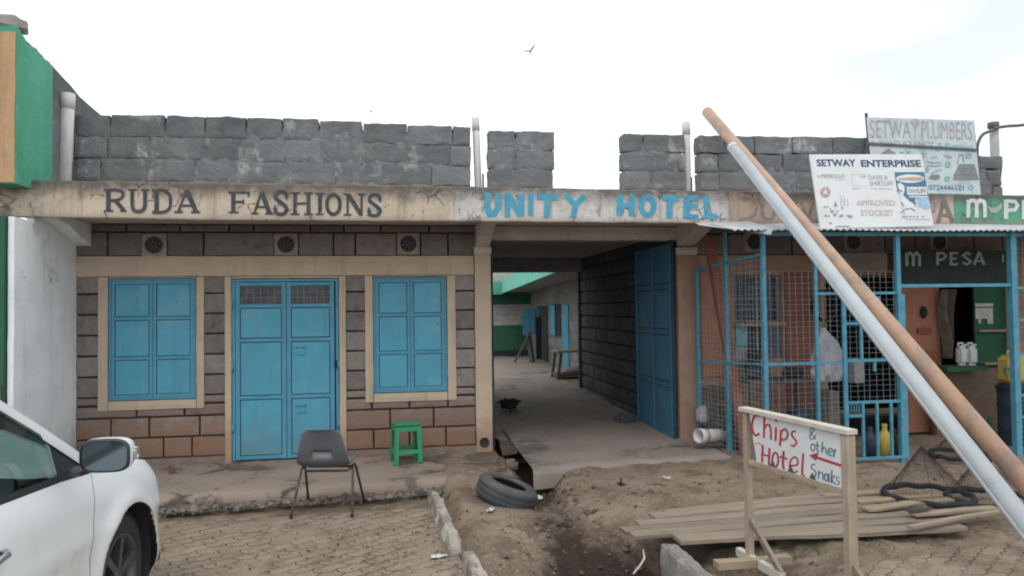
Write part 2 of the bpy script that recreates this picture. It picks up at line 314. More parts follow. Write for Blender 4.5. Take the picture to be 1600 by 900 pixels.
    def prism(s, poly, d, t=.5, m=0):
        d = Vector(d); n = len(poly); a = s.idx(poly); b = s.idx([Vector(p)+d for p in poly])
        s.add([a+i for i in range(n)], t, False, m); s.add([b+i for i in range(n)][::-1], t, False, m)
        for i in range(n): s.add([a+(i+1) % n, a+i, b+i, b+(i+1) % n], t, False, m)

OFF = {}
def link(name, mb, m, parent=None, label=None, local=False, bevel=0, solid=0, weld=False):
    me = bpy.data.meshes.new(name); off = Vector((0, 0, 0))
    if parent is not None and not local: off = OFF.get(parent.name, off)
    vs = [tuple(Vector(p)-off) for p in mb.v] if off.length else mb.v
    me.from_pydata(vs, [], mb.f); me.update()
    for mm in (m if isinstance(m, (list, tuple)) else [m]): me.materials.append(mm)
    me.polygons.foreach_set('use_smooth', mb.sm); me.polygons.foreach_set('material_index', mb.m)
    at = me.attributes.new('tint', 'FLOAT', 'FACE'); at.data.foreach_set('value', mb.t)
    if weld:
        bm = bmesh.new(); bm.from_mesh(me); bmesh.ops.remove_doubles(bm, verts=bm.verts, dist=1e-5); bmesh.ops.recalc_face_normals(bm, faces=bm.faces); bm.to_mesh(me); bm.free()
    o = bpy.data.objects.new(name, me); C.objects.link(o)
    if parent is not None: o.parent = parent; OFF[o.name] = OFF.get(parent.name, Vector((0, 0, 0)))
    else: OFF[o.name] = Vector((0, 0, 0))
    if label: o['label'] = label
    if solid: md = o.modifiers.new('thickness', 'SOLIDIFY'); md.thickness = solid; md.offset = 0
    if bevel: md = o.modifiers.new('bevel', 'BEVEL'); md.width = bevel; md.segments = 2; md.limit_method = 'ANGLE'; md.angle_limit = R(40)
    return o
def thing(name, label, cat, loc=(0, 0, 0), rz=0, group=None, rot=None):
    o = bpy.data.objects.new(name, None); C.objects.link(o); o.empty_display_size = .2
    o.location = loc; o.rotation_euler = rot or (0, 0, rz); o['label'] = label; o['category'] = cat
    if group: o['group'] = group
    OFF[o.name] = Vector(loc); return o
def tag(o, label, cat, group=None, kind=None):
    o['label'] = label; o['category'] = cat
    if group: o['group'] = group
    if kind: o['kind'] = kind
    return o
def struct(o, label=None, kind='structure'):
    o['kind'] = kind
    if label: o['label'] = label
    return o

# ------------------------------------------------------------------ lettering (strokes traced on the plane the sign stands in)
def smooth_path(pts, k=6):
    P = [Vector((*p, 0)) for p in pts]
    if len(P) < 3: return [(p.x, p.y) for p in P]
    out = []
    for i in range(len(P)-1):
        a, b, c, d = P[max(0, i-1)], P[i], P[i+1], P[min(len(P)-1, i+2)]
        for j in range(k):
            t = j/k; out.append(.5*((2*b)+(c-a)*t+(2*a-5*b+4*c-d)*t*t+(3*b-a-3*c+d)*t**3))
    out.append(P[-1]); return [(p.x, p.y) for p in out]
def ribbon(mb, pts, w, p0, n, eps, flat=False):
    q = [Vector((x, y)) for x, y in pts]; L, Rr = [], []
    for i, p in enumerate(q):
        a = (q[i]-q[max(0, i-1)]); b = (q[min(len(q)-1, i+1)]-q[i])
        a = a.normalized() if a.length > 1e-6 else b.normalized(); b = b.normalized() if b.length > 1e-6 else a
        tt = (a+b); tt = tt.normalized() if tt.length > 1e-3 else a
        nn = Vector((-tt.y, tt.x)); k = 1/max(.55, abs(nn.dot(Vector((-a.y, a.x)))))
        L.append(q[i]+nn*(w/2*k)); Rr.append(q[i]-nn*(w/2*k))
    pp = p0+n*eps
    o = mb.idx([onP(v.x, v.y, pp, n) for pr in zip(L, Rr) for v in pr])
    for i in range(len(q)-1): mb.add([o+2*i, o+2*i+1, o+2*i+3, o+2*i+2])
def strokes(name, ss, p0, n, m, parent, eps=.003, label=None):
    mb = MB()
    for i, st in enumerate(ss):
        if st[0] == 'poly':
            pp = p0+n*(eps+.0005*i); mb.face([onP(x, y, pp, n) for x, y in st[1]])
        else: ribbon(mb, smooth_path(st[0]) if (len(st) > 2 and st[2]) else st[0], st[1], p0, n, eps+.0005*(i % 7))
    return link(name, mb, m, parent, label)
def ell(cx, cy, rx, ry, n=16, a0=0, a1=360): return [(cx+rx*math.cos(R(a0+(a1-a0)*i/n)), cy+ry*math.sin(R(a0+(a1-a0)*i/n))) for i in range(n+1)]
def text_mesh(txt, bold=0):
    cu = bpy.data.curves.new('t', 'FONT'); cu.body = txt; cu.offset = bold; cu.resolution_u = 3
    o = bpy.data.objects.new('t', cu); C.objects.link(o); bpy.context.view_layer.update()
    me = o.evaluated_get(bpy.context.evaluated_depsgraph_get()).to_mesh()
    V = [v.co.copy() for v in me.vertices]; Fs = [list(p.vertices) for p in me.polygons]
    bpy.data.objects.remove(o); bpy.data.curves.remove(cu)
    x0 = min(v.x for v in V); x1 = max(v.x for v in V); y0 = min(v.y for v in V); y1 = max(v.y for v in V)
    return [((v.x-x0)/(x1-x0), (v.y-y0)/(y1-y0)) for v in V], Fs
def text_on(name, txt, tl, tr, bl, p0, n, m, parent, eps=.003, bold=0.0, mb=None):
    V, Fs = text_mesh(txt, bold); own = mb is None; mb = mb or MB(); pp = p0+n*eps
    br = (tr[0]+bl[0]-tl[0], tr[1]+bl[1]-tl[1])
    def q(u, v): return tuple(bl[i]+(br[i]-bl[i])*u+((tl[i]+(tr[i]-tl[i])*u)-(bl[i]+(br[i]-bl[i])*u))*v for i in (0, 1))
    o = mb.idx([onP(*q(u, v), pp, n) for u, v in V])
    for f in Fs: mb.add([o+i for i in f])
    return link(name, mb, m, parent) if own else None
SER = {
 'R': [([(.2, 0), (.2, 1)], .2), ([(0, .04), (.42, .04)], .08), ([(0, .96), (.45, .96)], .08), ([(.2, .95), (.55, .95), (.8, .88), (.84, .74), (.74, .58), (.5, .5), (.22, .5)], .13, 1), ([(.5, .5), (.88, .06)], .17), ([(.72, .04), (1, .04)], .08)],
 'U': [([(.2, .98), (.2, .35), (.28, .1), (.5, .04), (.72, .12), (.8, .35), (.8, .98)], .16, 1), ([(0, .96), (.42, .96)], .08), ([(.6, .96), (1, .96)], .08)],
 'D': [([(.2, 0), (.2, 1)], .19), ([(0, .04), (.5, .04), (.8, .2), (.86, .5), (.8, .8), (.5, .96), (0, .96)], .13, 1)],
 'A': [([(.14, .02), (.47, .98)], .1), ([(.47, .99), (.85, .02)], .2), ([(.25, .32), (.7, .32)], .09), ([(0, .04), (.34, .04)], .08), ([(.64, .04), (1, .04)], .08)],
 'F': [([(.22, 0), (.22, 1)], .2), ([(0, .04), (.46, .04)], .08), ([(0, .95), (.95, .95)], .1), ([(.93, 1), (.93, .76)], .08), ([(.22, .52), (.7, .52)], .1), ([(.68, .64), (.68, .4)], .08)],
 'S': [([(.86, .72), (.8, .9), (.5, .97), (.2, .88), (.16, .7), (.4, .56), (.7, .42), (.86, .26), (.75, .08), (.48, .03), (.18, .1), (.1, .3)], .15, 1), ([(.87, .62), (.87, .86)], .07), ([(.1, .12), (.1, .4)], .07)],
 'H': [([(.2, 0), (.2, 1)], .17), ([(.8, 0), (.8, 1)], .17), ([(.2, .5), (.8, .5)], .1), ([(0, .04), (.4, .04)], .08), ([(0, .96), (.4, .96)], .08), ([(.6, .04), (1, .04)], .08), ([(.6, .96), (1, .96)], .08)],
 'I': [([(.5, 0), (.5, 1)], .18), ([(0, .04), (1, .04)], .08), ([(0, .96), (1, .96)], .08)],
 'O': [(ell(.5, .5, .4, .44, 20), .16)],
 'N': [([(.18, 0), (.18, 1)], .1), ([(.82, 0), (.82, 1)], .1), ([(.2, .97), (.8, .04)], .19), ([(0, .04), (.36, .04)], .08), ([(0, .96), (.3, .96)], .08), ([(.64, .96), (1, .96)], .08)],
}
def ser(ch, x0, y0, x1, y1):
    out = []
    for st in SER[ch]:
        pts = [(x0+(x1-x0)*x, y1+(y0-y1)*y) for x, y in st[0]]
        if len(st) > 2: pts = smooth_path(pts)
        out.append((pts, st[1]*(y1-y0)))
    return out

# ------------------------------------------------------------------ the shop row
YF = -1.04
ZS = 2.885                                        # soffit
XL, XP0, XP1 = fx(118, 560), fx(742, 560), fx(769, 560)  # left end, pillar
XR = 3.56                                         # right side of the passage
XE = 11.5
shop = thing('shop_row', 'single storey shop row of grey stone with a long painted concrete fascia over the fronts', 'building', (0, 0, 0))
# fascia, slightly wavy in height along the row
def fas(name):
    mb = MB(); xs = np.linspace(-7.5, XE, 190)
    def top(x): px = [(-7.5, onY(-500, 279, YF).z), (fx(0, 280, YF), onY(0, 280, YF).z), (fx(300, 285, YF), onY(300, 285, YF).z), (fx(700, 291, YF), onY(700, 291, YF).z), (fx(1100, 298, YF), onY(1100, 298, YF).z), (fx(1590, 305, YF), onY(1590, 305, YF).z), (XE, onY(1590, 305, YF).z-.03)]; return float(np.interp(x, [a for a, _ in px], [b for _, b in px]))
    def bot(x): px = [(-7.5, onY(0, 338, YF).z), (fx(0, 338, YF), onY(0, 338, YF).z), (fx(350, 344, YF), onY(350, 344, YF).z), (fx(760, 346, YF), onY(760, 346, YF).z), (fx(1130, 349, YF), onY(1130, 349, YF).z), (fx(1590, 353, YF), onY(1590, 353, YF).z), (XE, onY(1590, 353, YF).z)]; return float(np.interp(x, [a for a, _ in px], [b for _, b in px]))
    rings = []
    for x in xs:
        j = noise.noise((x*3, 0, 0))*.012+noise.noise((x*11, 5, 0))*.008; k = noise.noise((x*4, 9, 0))*.006
        zt, zb = top(x)+j, bot(x)+k
        zs = [zb, zb+.012]+[zb+(zt-zb)*i/6 for i in range(1, 6)]+[zt-.015, zt]
        ring = [(x, YF+.008 if i in (0, len(zs)-1) else YF+noise.noise((x*5, z*5, 0))*.003, z) for i, z in enumerate(zs)]
        ring += [(x, YF+.13, zt+.005), (x, YF+.13, zb+.004)]
        rings.append(mb.idx(ring))
    n = len(ring)
    for a, b in zip(rings, rings[1:]):
        for i in range(n): mb.add([a+i, b+i, b+(i+1) % n, a+(i+1) % n])
    return link(name, mb, M['fascia'], shop)
fascia = fas('fascia'); print('FZ', onY(0,280,YF).z, onY(700,291,YF).z, onY(1590,305,YF).z, onY(0,338,YF).z, onY(700,346,YF).z)
nF = Vector((0, -1, 0)); pF = Vector((0, YF-.002, 0))
ss = []
for ch, a, y0, b, y1 in (('R', 162, 295, 198, 331), ('U', 200, 295, 233, 332), ('D', 238, 296, 271, 333), ('A', 272, 296, 313, 333)): ss += ser(ch, a, y0, b, y1)
strokes('lettering', ss, pF, nF, M['letter_black'], fascia, label='black slab serif letters RUDA')
ss = []
for ch, a, y0, b, y1 in (('F', 357, 299, 391, 333), ('A', 392, 299, 427, 335), ('S', 427, 298, 451, 336), ('H', 454, 300, 489, 336), ('I', 493, 301, 507, 336), ('O', 508, 302, 534, 337), ('N', 537, 302, 571, 337), ('S', 574, 303, 597, 338)): ss += ser(ch, a, y0, b, y1)
strokes('lettering', ss, pF, nF, M['letter_black'], fascia, label='black slab serif letters FASHIONS')
w = 9.5
ss = [([(762, 301), (761, 325), (765, 334), (772, 334), (778, 325), (779, 302)], w), ([(793, 339), (793, 302)], w), ([(793, 303), (813, 337)], w), ([(814, 338), (815, 303)], w), ([(830, 302), (829, 337)], 8), ([(839, 307), (872, 308)], 9), ([(856, 308), (854, 340)], w), ([(884, 304), (899, 321)], 8.5), ([(914, 305), (899, 321), (896, 340)], 8.5)]
strokes('lettering', ss, pF, nF, M['letter_blue'], fascia, label='blue brushed capitals UNITY')
ss = [([(969, 304), (968, 337)], w), ([(988, 304), (987, 338)], w), ([(969, 321), (988, 321)], 8), (ell(1012, 322, 10, 14), 8.5), ([(1035, 308), (1061, 310)], 8.5), ([(1047, 310), (1046, 341)], w), ([(1074, 306), (1072, 341)], w), ([(1072, 309), (1092, 309)], 7.5), ([(1073, 322), (1091, 322)], 7), ([(1072, 338), (1092, 339)], 7.5), ([(1104, 306), (1104, 337), (1120, 339)], 8.5)]
strokes('lettering', ss, pF, nF, M['letter_blue'], fascia, label='blue brushed capitals HOTEL')
strokes('lettering', [([(936, 312), (936, 338)], 4), ([(930, 320), (942, 320)], 3), ([(862, 306), (861, 341)], 2), ([(1025, 315), (1027, 338)], 2.5), ([(786, 304), (784, 338)], 2), ([(997, 310), (994, 338)], 2)], pF, nF, M['letter_pink'], fascia, eps=.0015, label='faint pink remains of older letters')
strokes('lettering', [([(1152, 309), (1165, 306), (1178, 314), (1182, 326), (1176, 339), (1154, 342)], 4, 1), ([(1190, 312), (1192, 335), (1200, 343), (1209, 338), (1212, 312)], 5, 1), ([(1250, 312), (1262, 345)], 4), ([(1272, 312), (1262, 345)], 4), ([(1454, 348), (1455, 313)], 5), ([(1455, 314), (1462, 318), (1461, 329), (1455, 331)], 4, 1)], pF, nF, M['letter_faint'], fascia, label='ghost letters almost worn off the peach fascia')
strokes('lettering', [([(1466, 348), (1475, 312)], 6), ([(1475, 312), (1489, 348)], 7), ([(1469, 336), (1485, 337)], 5)], pF, nF, mat('brown_grey_letter', (.22, .19, .165), s=10, flake=(9, .62)), fascia, label='brown grey capital A')
ss = [([(1513, 340), (1513, 312)], 6), ([(1513, 318), (1518, 313), (1524, 314), (1526, 320), (1526, 340)], 6), ([(1526, 318), (1531, 313), (1537, 315), (1539, 321), (1539, 340)], 6), ([(1572, 342), (1572, 312)], 7), ([(1572, 314), (1586, 315), (1590, 321), (1586, 328), (1572, 329)], 5.5), ([(1600, 343), (1600, 313)], 7), ([(1600, 315), (1616, 316)], 5), ([(1600, 328), (1613, 328)], 5), ([(1600, 341), (1616, 341)], 5), ([(1642, 319), (1634, 315), (1625, 320), (1634, 329), (1643, 336), (1634, 343), (1624, 338)], 5), ([(1652, 344), (1662, 314)], 6), ([(1662, 314), (1673, 344)], 6), ([(1656, 334), (1669, 334)], 4)]
strokes('lettering', ss, pF, nF, M['letter_white'], fascia, label='white letters m PESA on the green fascia')
strokes('lettering', [('poly', [(1542, 319), (1548, 324), (1556, 324), (1566, 317), (1565, 326), (1557, 333), (1548, 332)])], pF, nF, mat('pale_leaf', (.36, .45, .36), bump=0), fascia, label='pale swoosh between the letters')

# slab, soffit
mb = MB(); mb.box(-3.9, XE, YF+.13, 5.2, ZS, 3.10); link('roof_slab', mb, M['soffit'], shop)
# wall backing
mb = MB(); mb.box(XL, XP1-.02, .035, .25, .06, ZS-.002); link('wall', mb, M['mortar'], shop, label='dark pointed backing of the stone front')
def blocks(mb, x0, x1, z0, z1, joints, y0=0.0, y1=.06, g=.011, amp=.004):
    xs = [x0]+[j for j in joints if x0+.05 < j < x1-.05]+[x1]
    for a, b in zip(xs, xs[1:]):
        mb.rough(a+g/2, b-g/2, y0, y1, z0+g/2, z1-g/2, n=(max(2, int((b-a)/.07)), 1, 4), amp=amp, rnd=.006, fr=9, t=random.random(), seed=random.random()*9)
ZC = [.192+.2355*k for k in range(10)]
xd0, xd1 = fx(363), fx(529)
st = MB()
jl = [[fx(p, 700) for p in (190, 255, 300)], [fx(p, 675) for p in (173, 233, 312)], [fx(p, 653) for p in (213, 288)]]
jr = [[fx(p, 700) for p in (584, 640, 697)], [fx(p, 675) for p in (610, 678)], [fx(p, 630) for p in (581, 640, 700)]]
for k in range(9):
    if k < 3: blocks(st, XL, xd0-.02, ZC[k], min(ZC[k+1], .80 if k == 2 else 9), jl[k]); blocks(st, xd1+.02, XP0+.01, ZC[k], min(ZC[k+1], .80 if k == 2 else 9), jr[k])
    if k >= 2:
        z0_ = ZC[k] if k > 2 else .804
        for a_, b_ in ((XL, fx(170)-.05), (fx(306)+.05, xd0-.02), (xd1+.02, fx(584)-.05), (fx(698)+.05, XP0+.01)): blocks(st, a_, b_, z0_, ZC[k+1], [])
ztop = [2.505, 2.785, 2.90]
blocks(st, XL, XP1-.02, ztop[0], ztop[1], [fx(p, 383) for p in (168, 222, 260, 318, 429, 466, 521, 555, 620, 657, 700)])
blocks(st, XL, XP1-.02, ztop[1], 2.884, [fx(p, 357) for p in (197, 281, 358, 396, 485, 537, 595, 670)])
link('stone_facing', st, M['stone'], shop)
# plinth strip
M['plinth'] = mat('plinth_render', (.24, .165, .125), (.2, .135, .10), (.36, .31, .27), s=5, p3=.68, bump=.5)
mb = MB(); mb.rough(XL, xd0-.03, -.02, .04, .05, .195, n=(60, 1, 2), amp=.006, rnd=.008); link('plinth', mb, M['plinth'], shop)
mb = MB(); mb.rough(xd1+.03, XP1+.005, -.02, .04, .05, .195, n=(50, 1, 2), amp=.006, rnd=.008); link('plinth', mb, M['plinth'], shop)
# cream render: band, pillar, surrounds
cr = MB()
def rr(x0, x1, z0, z1, y0=-.018, y1=.05): cr.rough(x0, x1, y0, y1, z0, z1, n=(max(2, int((x1-x0)/.12)), 1, max(2, int((z1-z0)/.12))), amp=.0035, rnd=.005, fr=5)
w1 = (fx(170), fx(306)); w2 = (fx(584), fx(698)); zw0, zw1 = .862, 2.245; zd0, zd1 = .115, 2.235
rr(XL, XP0, 2.27, 2.51)
for (a, b, l, r) in ((w1[0], w1[1], .115, .095), (w2[0], w2[1], .105, .115)):
    rr(a-l, a-.004, zw0-.115, 2.272); rr(b+.004, b+r, zw0-.115, 2.272); rr(a-.006, b+.006, zw0-.115, zw0-.004); rr(a-.006, b+.006, zw1+.004, 2.272)
rr(xd0-.085, xd0-.004, .10, 2.272); rr(xd1+.004, xd1+.09, .10, 2.272); rr(xd0-.006, xd1+.006, zd1+.004, 2.272)
link('render_surround', cr, M['cream'], shop)
mb = MB(); mb.rough(XP0, XP1, -.03, .28, .06, 2.62, n=(3, 3, 24), amp=.004, rnd=.008, fr=5); pil = link('pillar', mb, M['cream'], shop)
mb = MB(); pc = onY(757, 691, -.03); mb.lathe([(0, .0045), (.047, .0045), (.050, .008), (.058, .008), (.058, -.03)], 20)
mb.v = [(pc.x+a, -.032-c, pc.z+b) for a, b, c in mb.v]; link('drain_hole', mb, M['black'], pil)
# corbels under the canopy
def corbel(x0, x1, m, zb, yb=.02):
    mb = MB(); prof = [(yb, ZS-.001), (YF+.14, ZS-.001), (YF+.14, ZS-.045), (YF+.45, ZS-.09), (-.35, ZS-.17), (-.1, zb+.02), (yb, zb)]
    mb.prism([(x0, y, z) for y, z in prof], (x1-x0, 0, 0)); return link('corbel', mb, m, shop, bevel=.012)
corbel(XP0+.02, XP1-.02, M['soffit'], 2.60); corbel(XL+.002, XL+.16, M['white_wall'], 2.62); corbel(XR+.02, XR+.24, M['soffit'], 2.62)
# pillar cap
mb = MB(); mb.rough(XP0-.01, XP1+.01, -.05, .03, 2.52, 2.62, n=(3, 1, 2), amp=.004, rnd=.01); link('pillar_cap', mb, M['soffit'], shop)

def vent(px, py=382):
    c = onY(px, py, 0); h = .142; mb = MB(); mb.rough(c.x-h, c.x+h, -.012, .05, c.z-h+.005, c.z+h-.005, n=(4, 1, 4), amp=.002, rnd=.008)
    v = link('vent', mb, M['vent'], shop)
    d = MB(); r = .098; y = -.0155
    o = d.idx([(c.x, y, c.z)]+[(c.x+r*math.cos(2*math.pi*k/28), y, c.z+r*math.sin(2*math.pi*k/28)) for k in range(28)])
    for k in range(28): d.add([o, o+1+k, o+1+(k+1) % 28])
    hole = link('vent_opening', d, M['vent_hole'], v)
    s = MB()
    for k in range(8):
        a = math.pi*k/4+.2; ca, sa = math.cos(a), math.sin(a); s.bar((c.x+.028*ca, y-.003, c.z+.028*sa), (c.x+.095*ca, y-.003, c.z+.095*sa), .008, .006, (0, 1, 0))
    s.lathe([(.018, 0), (.03, .0), (.03, .008), (.018, .008)], 16, closed=True)
    nb = len(s.v)-64
    s.v = s.v[:nb]+[(c.x+a, y-.001-zz, c.z+b) for a, b, zz in s.v[nb:]]
    link('vent_rosette', s, mat('vent_spoke', (.13, .11, .11), bump=.2) if 'vs' not in M else M['vs'], v)
M['vs'] = mat('vent_spokes', (.12, .10, .105), bump=.2)
for p, q in ((241, 383), (447, 382), (638, 381)): vent(p, q)

# steel shutters
def shutter(x0, x1):
    root = MB(); ym = .004
    xm = (x0+x1)/2
    root.box(x0, x1, .02, .034, zw0, zw1); win = link('window', root, M['blue_dark'], shop, label='blue sheet steel shutter of six panels')
    fr = MB(); t = .022
    for a, b in ((x0, x0+t), (x1-t, x1)): fr.box(a, b, -.004, .019, zw0, zw1)
    fr.box(x0+t, x1-t, -.004, .019, zw0, zw0+t); fr.box(x0+t, x1-t, -.004, .019, zw1-t, zw1)
    link('frame', fr, M['blue_frame'], win, bevel=.002)
    rows = [zw0+t, zw0+.475, zw0+.93, zw1-t]
    for a, b in ((x0+t+.003, xm-.002), (xm+.002, x1-t-.003)):
        lf = MB(); s = .036
        lf.box(a, a+s, .001, .018, zw0+t+.002, zw1-t-.002); lf.box(b-s, b, .001, .018, zw0+t+.002, zw1-t-.002)
        for z in rows: zz = min(max(z, rows[0]+s/2+.002), rows[-1]-s/2-.002); lf.box(a+s, b-s, .001, .018, zz-s/2, zz+s/2)
        link('shutter_leaf', lf, M['blue_frame'], win, bevel=.002)
        for i in range(3):
            p = MB(); z0 = rows[i]+(s if i == 0 else s/2)+.008; z1 = rows[i+1]-(s if i == 2 else s/2)-.008
            # slightly dished sheet
            dp = random.uniform(-.004, .004)
            p.grid(lambda u, v: (a+s+.008+(b-a-2*s-.016)*u, .008+dp*math.sin(math.pi*u)*math.sin(math.pi*v)+.0015*noise.noise((u*3+i, v*3, a)), z0+(z1-z0)*v), 8, 8)
            link('panel', p, M['blue'], win)
    for x in (x0-.006, x1+.006):
        for z in (zw0+.2, zw1-.3): hg = MB(); hg.tube([(x, -.008, z-.03), (x, -.008, z+.03)], .008, 8); link('hinge', hg, M['blue_frame'], win)
shutter(*w1); shutter(*w2)
# double door
root = MB(); root.box(xd0, xd1, .02, .034, zd0, zd1); door = link('door', root, M['blue_dark'], shop, label='blue steel double door with small barred lights at the top')
fr = MB(); t = .03
for a, b in ((xd0, xd0+t), (xd1-t, xd1)): fr.box(a, b, -.006, .019, zd0, zd1)
fr.box(xd0+t, xd1-t, -.006, .019, zd1-t, zd1); link('frame', fr, M['blue_frame'], door, bevel=.002)
xm = fx(447.5)
zr = [zd0+.012, fz(410, 621), fz(410, 531.5), fz(410, 478), zd1-t-.004]
for li, (a, b) in enumerate(((xd0+t+.004, xm-.003), (xm+.003, xd1-t-.02))):
    lf = MB(); s = .05
    lf.box(a, a+s, 0, .018, zr[0], zr[-1]); lf.box(b-s, b, 0, .018, zr[0], zr[-1])
    for i, z in enumerate(zr): zz = min(max(z, zr[0]+s/2), zr[-1]-s/2); lf.box(a+s, b-s, 0, .018, zz-s/2+.004, zz+s/2-.004)
    link('door_leaf', lf, M['blue_frame'], door, bevel=.002)
    for i in range(4):
        z0 = zr[i]+(s if i == 0 else s/2)+.006; z1 = zr[i+1]-(s if i == 3 else s/2)-.006; p = MB()
        if i < 3:
            dp = random.uniform(-.003, .004)
            p.grid(lambda u, v: (a+s+.009+(b-a-2*s-.018)*u, .008+dp*math.sin(math.pi*u)*math.sin(math.pi*v), z0+(z1-z0)*v), 8, 8); link('panel', p, M['blue'], door)
        else:
            p.box(a+s, b-s, .012, .018, z0-.006, z1+.006); link('vent_light', p, mat('dusty_dark_glass', (.045, .05, .055), (.09, .09, .09), s=8, rough=.3, bump=0), door)
            g = MB()
            for k in range(1, 6): x = a+s+(b-a-2*s)*k/6; g.box(x-.005, x+.005, .002, .010, z0, z1)
            for k in (1, 2): z = z0+(z1-z0)*k/3; g.box(a+s, b-s, .0035, .0085, z-.004, z+.004)
            link('light_bars', g, mat('dull_grey_bar', (.19, .20, .21), bump=0), door)
for px, py in ((469, 547), (470, 638)):
    c = onY(px, py, 0); p = MB(); p.rough(c.x-.066, c.x+.066, -.012, .0, c.z-.06, c.z+.06, n=(3, 1, 3), amp=.002, rnd=.006); link('latch_cover', p, M['blue'], door)
    q = MB(); q.tube([(c.x-.05, -.02, c.z+.035), (c.x+.055, -.02, c.z+.035)], .008, 8); link('bolt', q, M['blue_frame'], door)
for z in (.5, 1.2, 1.95):
    for x in (xd0+.005, xd1-.005): p = MB(); p.tube([(x, -.012, z-.045), (x, -.012, z+.045)], .012, 8); link('hinge', p, M['blue_frame'], door)
c = onY(526, 568, 0); p = MB(); p.rough(c.x-.025, c.x+.02, -.03, -.004, c.z-.06, c.z+.05, n=(2, 1, 3), amp=.003, rnd=.01); link('lock', p, M['black'], door)

# party wall on the left with the neighbour behind it
nb_ = thing('neighbour_building', 'taller ochre and green building rising at the left edge with a rough sloping wall top', 'building', (XL-.2, -1, 0))
def on(px, py): return onX(px, py, XL)
yG = on(82, 200).y
prof_g = [on(27, 40), on(40, 62), on(58, 78), on(70, 92), on(82, 100)]
def wallprism(tops, zb, y0, y1, m, name, parent, th=.24):
    tops = sorted(((p.y, p.z) for p in tops)); ys = np.linspace(y0, y1, 26); mb = MB()
    T = [(y, float(np.interp(y, [a for a, _ in tops], [b for _, b in tops]))+noise.noise((y*9, 1, 2))*.03) for y in ys]
    mb.prism([(XL, y0, zb)]+[(XL, y, z) for y, z in T]+[(XL, y1, zb)], (-th, 0, 0))
    return link(name, mb, m, parent)
yf0 = on(26, 200).y
zbu = on(50, 281).z-.09
wallprism(prof_g, zbu, yf0, yG, M['neigh_green'], 'side_wall', nb_)
tops = [on(82, 101), on(100, 122), on(115, 138), on(128, 155), on(145, 170), on(158, 181), Vector((XL, 5, 3.6))]
wallprism(tops, 3.11, yG+.003, 5.0, M['parapet'], 'gable_wall', nb_)
zc = on(27, 48).z; z2 = on(27, 15).z
mb = MB(); mb.rough(-8.5, XL-.004, yf0-.02, yf0+.2, zbu, zc, n=(20, 1, 14), amp=.006, rnd=.01, fr=4); link('front_wall', mb, M['neigh_orange'], nb_)
mb = MB(); mb.rough(-8.5, XL+.035, yf0-.05, yf0+.3, zc, z2, n=(24, 2, 3), amp=.012, rnd=.05, fr=5); link('coping', mb, mat('grey_coping', (.36, .33, .30), (.28, .26, .24), bump=.5, bs=25), nb_)
yw = on(22, 500).y
mb = MB(); mb.box(XL-.06, XL+.002, YF+.05, .3, 2.76, ZS-.002); mb.rough(XL-.07, XL+.003, yw, .3, 0, 2.80, n=(1, 8, 20), amp=.006, rnd=.01, fr=4); link('wing_wall', mb, M['white_wall'], shop, label='white limewashed wing wall at the end of the front')
mb = MB(); mb.box(-8.5, XL-.074, yw-.03, yw+.2, 0, 2.79); link('lower_wall', mb, [M['deep_green']], nb_)
mb = MB()
for k in range(5): blocks(mb, -6.2, XL-.08, .05+.235*k, .285+.235*k, [-5.6+.2*(k % 2), -5.0+.2*(k % 2), -4.5+.2*(k % 2)], y0=yw-.06, y1=yw-.031)
link('stone_base', mb, M['stone'], nb_)

# parapet stretches of rough stone, with gaps for the pipes
def parapet(pa, pb, tops, rows=4, ragged=0, lab=None):
    xa, xb = fx(pa, 240), fx(pb, 240); mb = MB(); zb = 3.10
    mo = MB()
    def ztop(x): return float(np.interp(x, [fx(p, q) for p, q in tops], [fz(p, q) for p, q in tops]))
    for k in range(rows):
        x = xa+random.uniform(-.01, .02); first = True
        end = xb+random.uniform(-.02, .02)
        off = random.uniform(.2, .42)
        while x < end-.02:
            l = off if first else random.uniform(.40, .60); first = False
            if end-(x+l) < .16: l = end-x
            zz0 = zb+(ztop(x+l/2)-zb)*k/rows; zz1 = zb+(ztop(x+l/2)-zb)*(k+1)/rows
            dz = random.uniform(-.008, .008)
            mb.rough(x+.002, x+l-.002, -.11+random.uniform(-.008, .008), .1, zz0+.002+dz*(k > 0), zz1-.002+dz+(random.uniform(-.007, .007) if k == rows-1 else 0), n=(9, 2, 6), amp=.011, rnd=.007, fr=8, t=random.random(), seed=random.random()*9)
            x += l
    o = link('parapet', mb, M['parapet'], shop, label=lab)
    mo.rough(xa+.02, xb-.02, -.099, .08, zb, min(ztop(xa+.05), ztop(xb-.05))-.06, n=(max(3, int((xb-xa)/.06)), 1, 16), amp=.016, rnd=.02, fr=12); link('mortar', mo, M['parapet_mortar'], o)
    fl = MB(); fl.rough(xa-.03, xb+.06, -.15, .12, 3.09, 3.24, n=(max(4, int((xb-xa)/.06)), 2, 3), amp=.03, rnd=.05, fr=8); link('mortar_bed', fl, M['parapet_mortar'], o)
    return o
parapet(119, 737, [(119, 181), (300, 183), (500, 190), (738, 200)], lab='long rough stone parapet left of the first gap')
parapet(760, 863, [(760, 205), (864, 209)], lab='short parapet stub right of the first roof pipe')
parapet(970, 1065, [(970, 210), (1066, 214)], lab='short parapet stub left of the second roof pipe')
parapet(1088, 1556, [(1088, 213), (1350, 216), (1480, 226), (1530, 240), (1556, 262)], lab='right hand parapet running behind the sign boards')
mb = MB()
for i in range(26):
    x = random.uniform(fx(866, 290), fx(968, 290)); h = random.uniform(.01, .06); mb.rough(x, x+h*1.5, -.1, 0, 3.09, 3.13+h, n=(2, 2, 2), amp=.01, rnd=.01)
mb.rough(fx(886, 285), fx(893, 285), -.1, -.02, 3.1, 3.27, n=(2, 2, 3), amp=.02, rnd=.02)
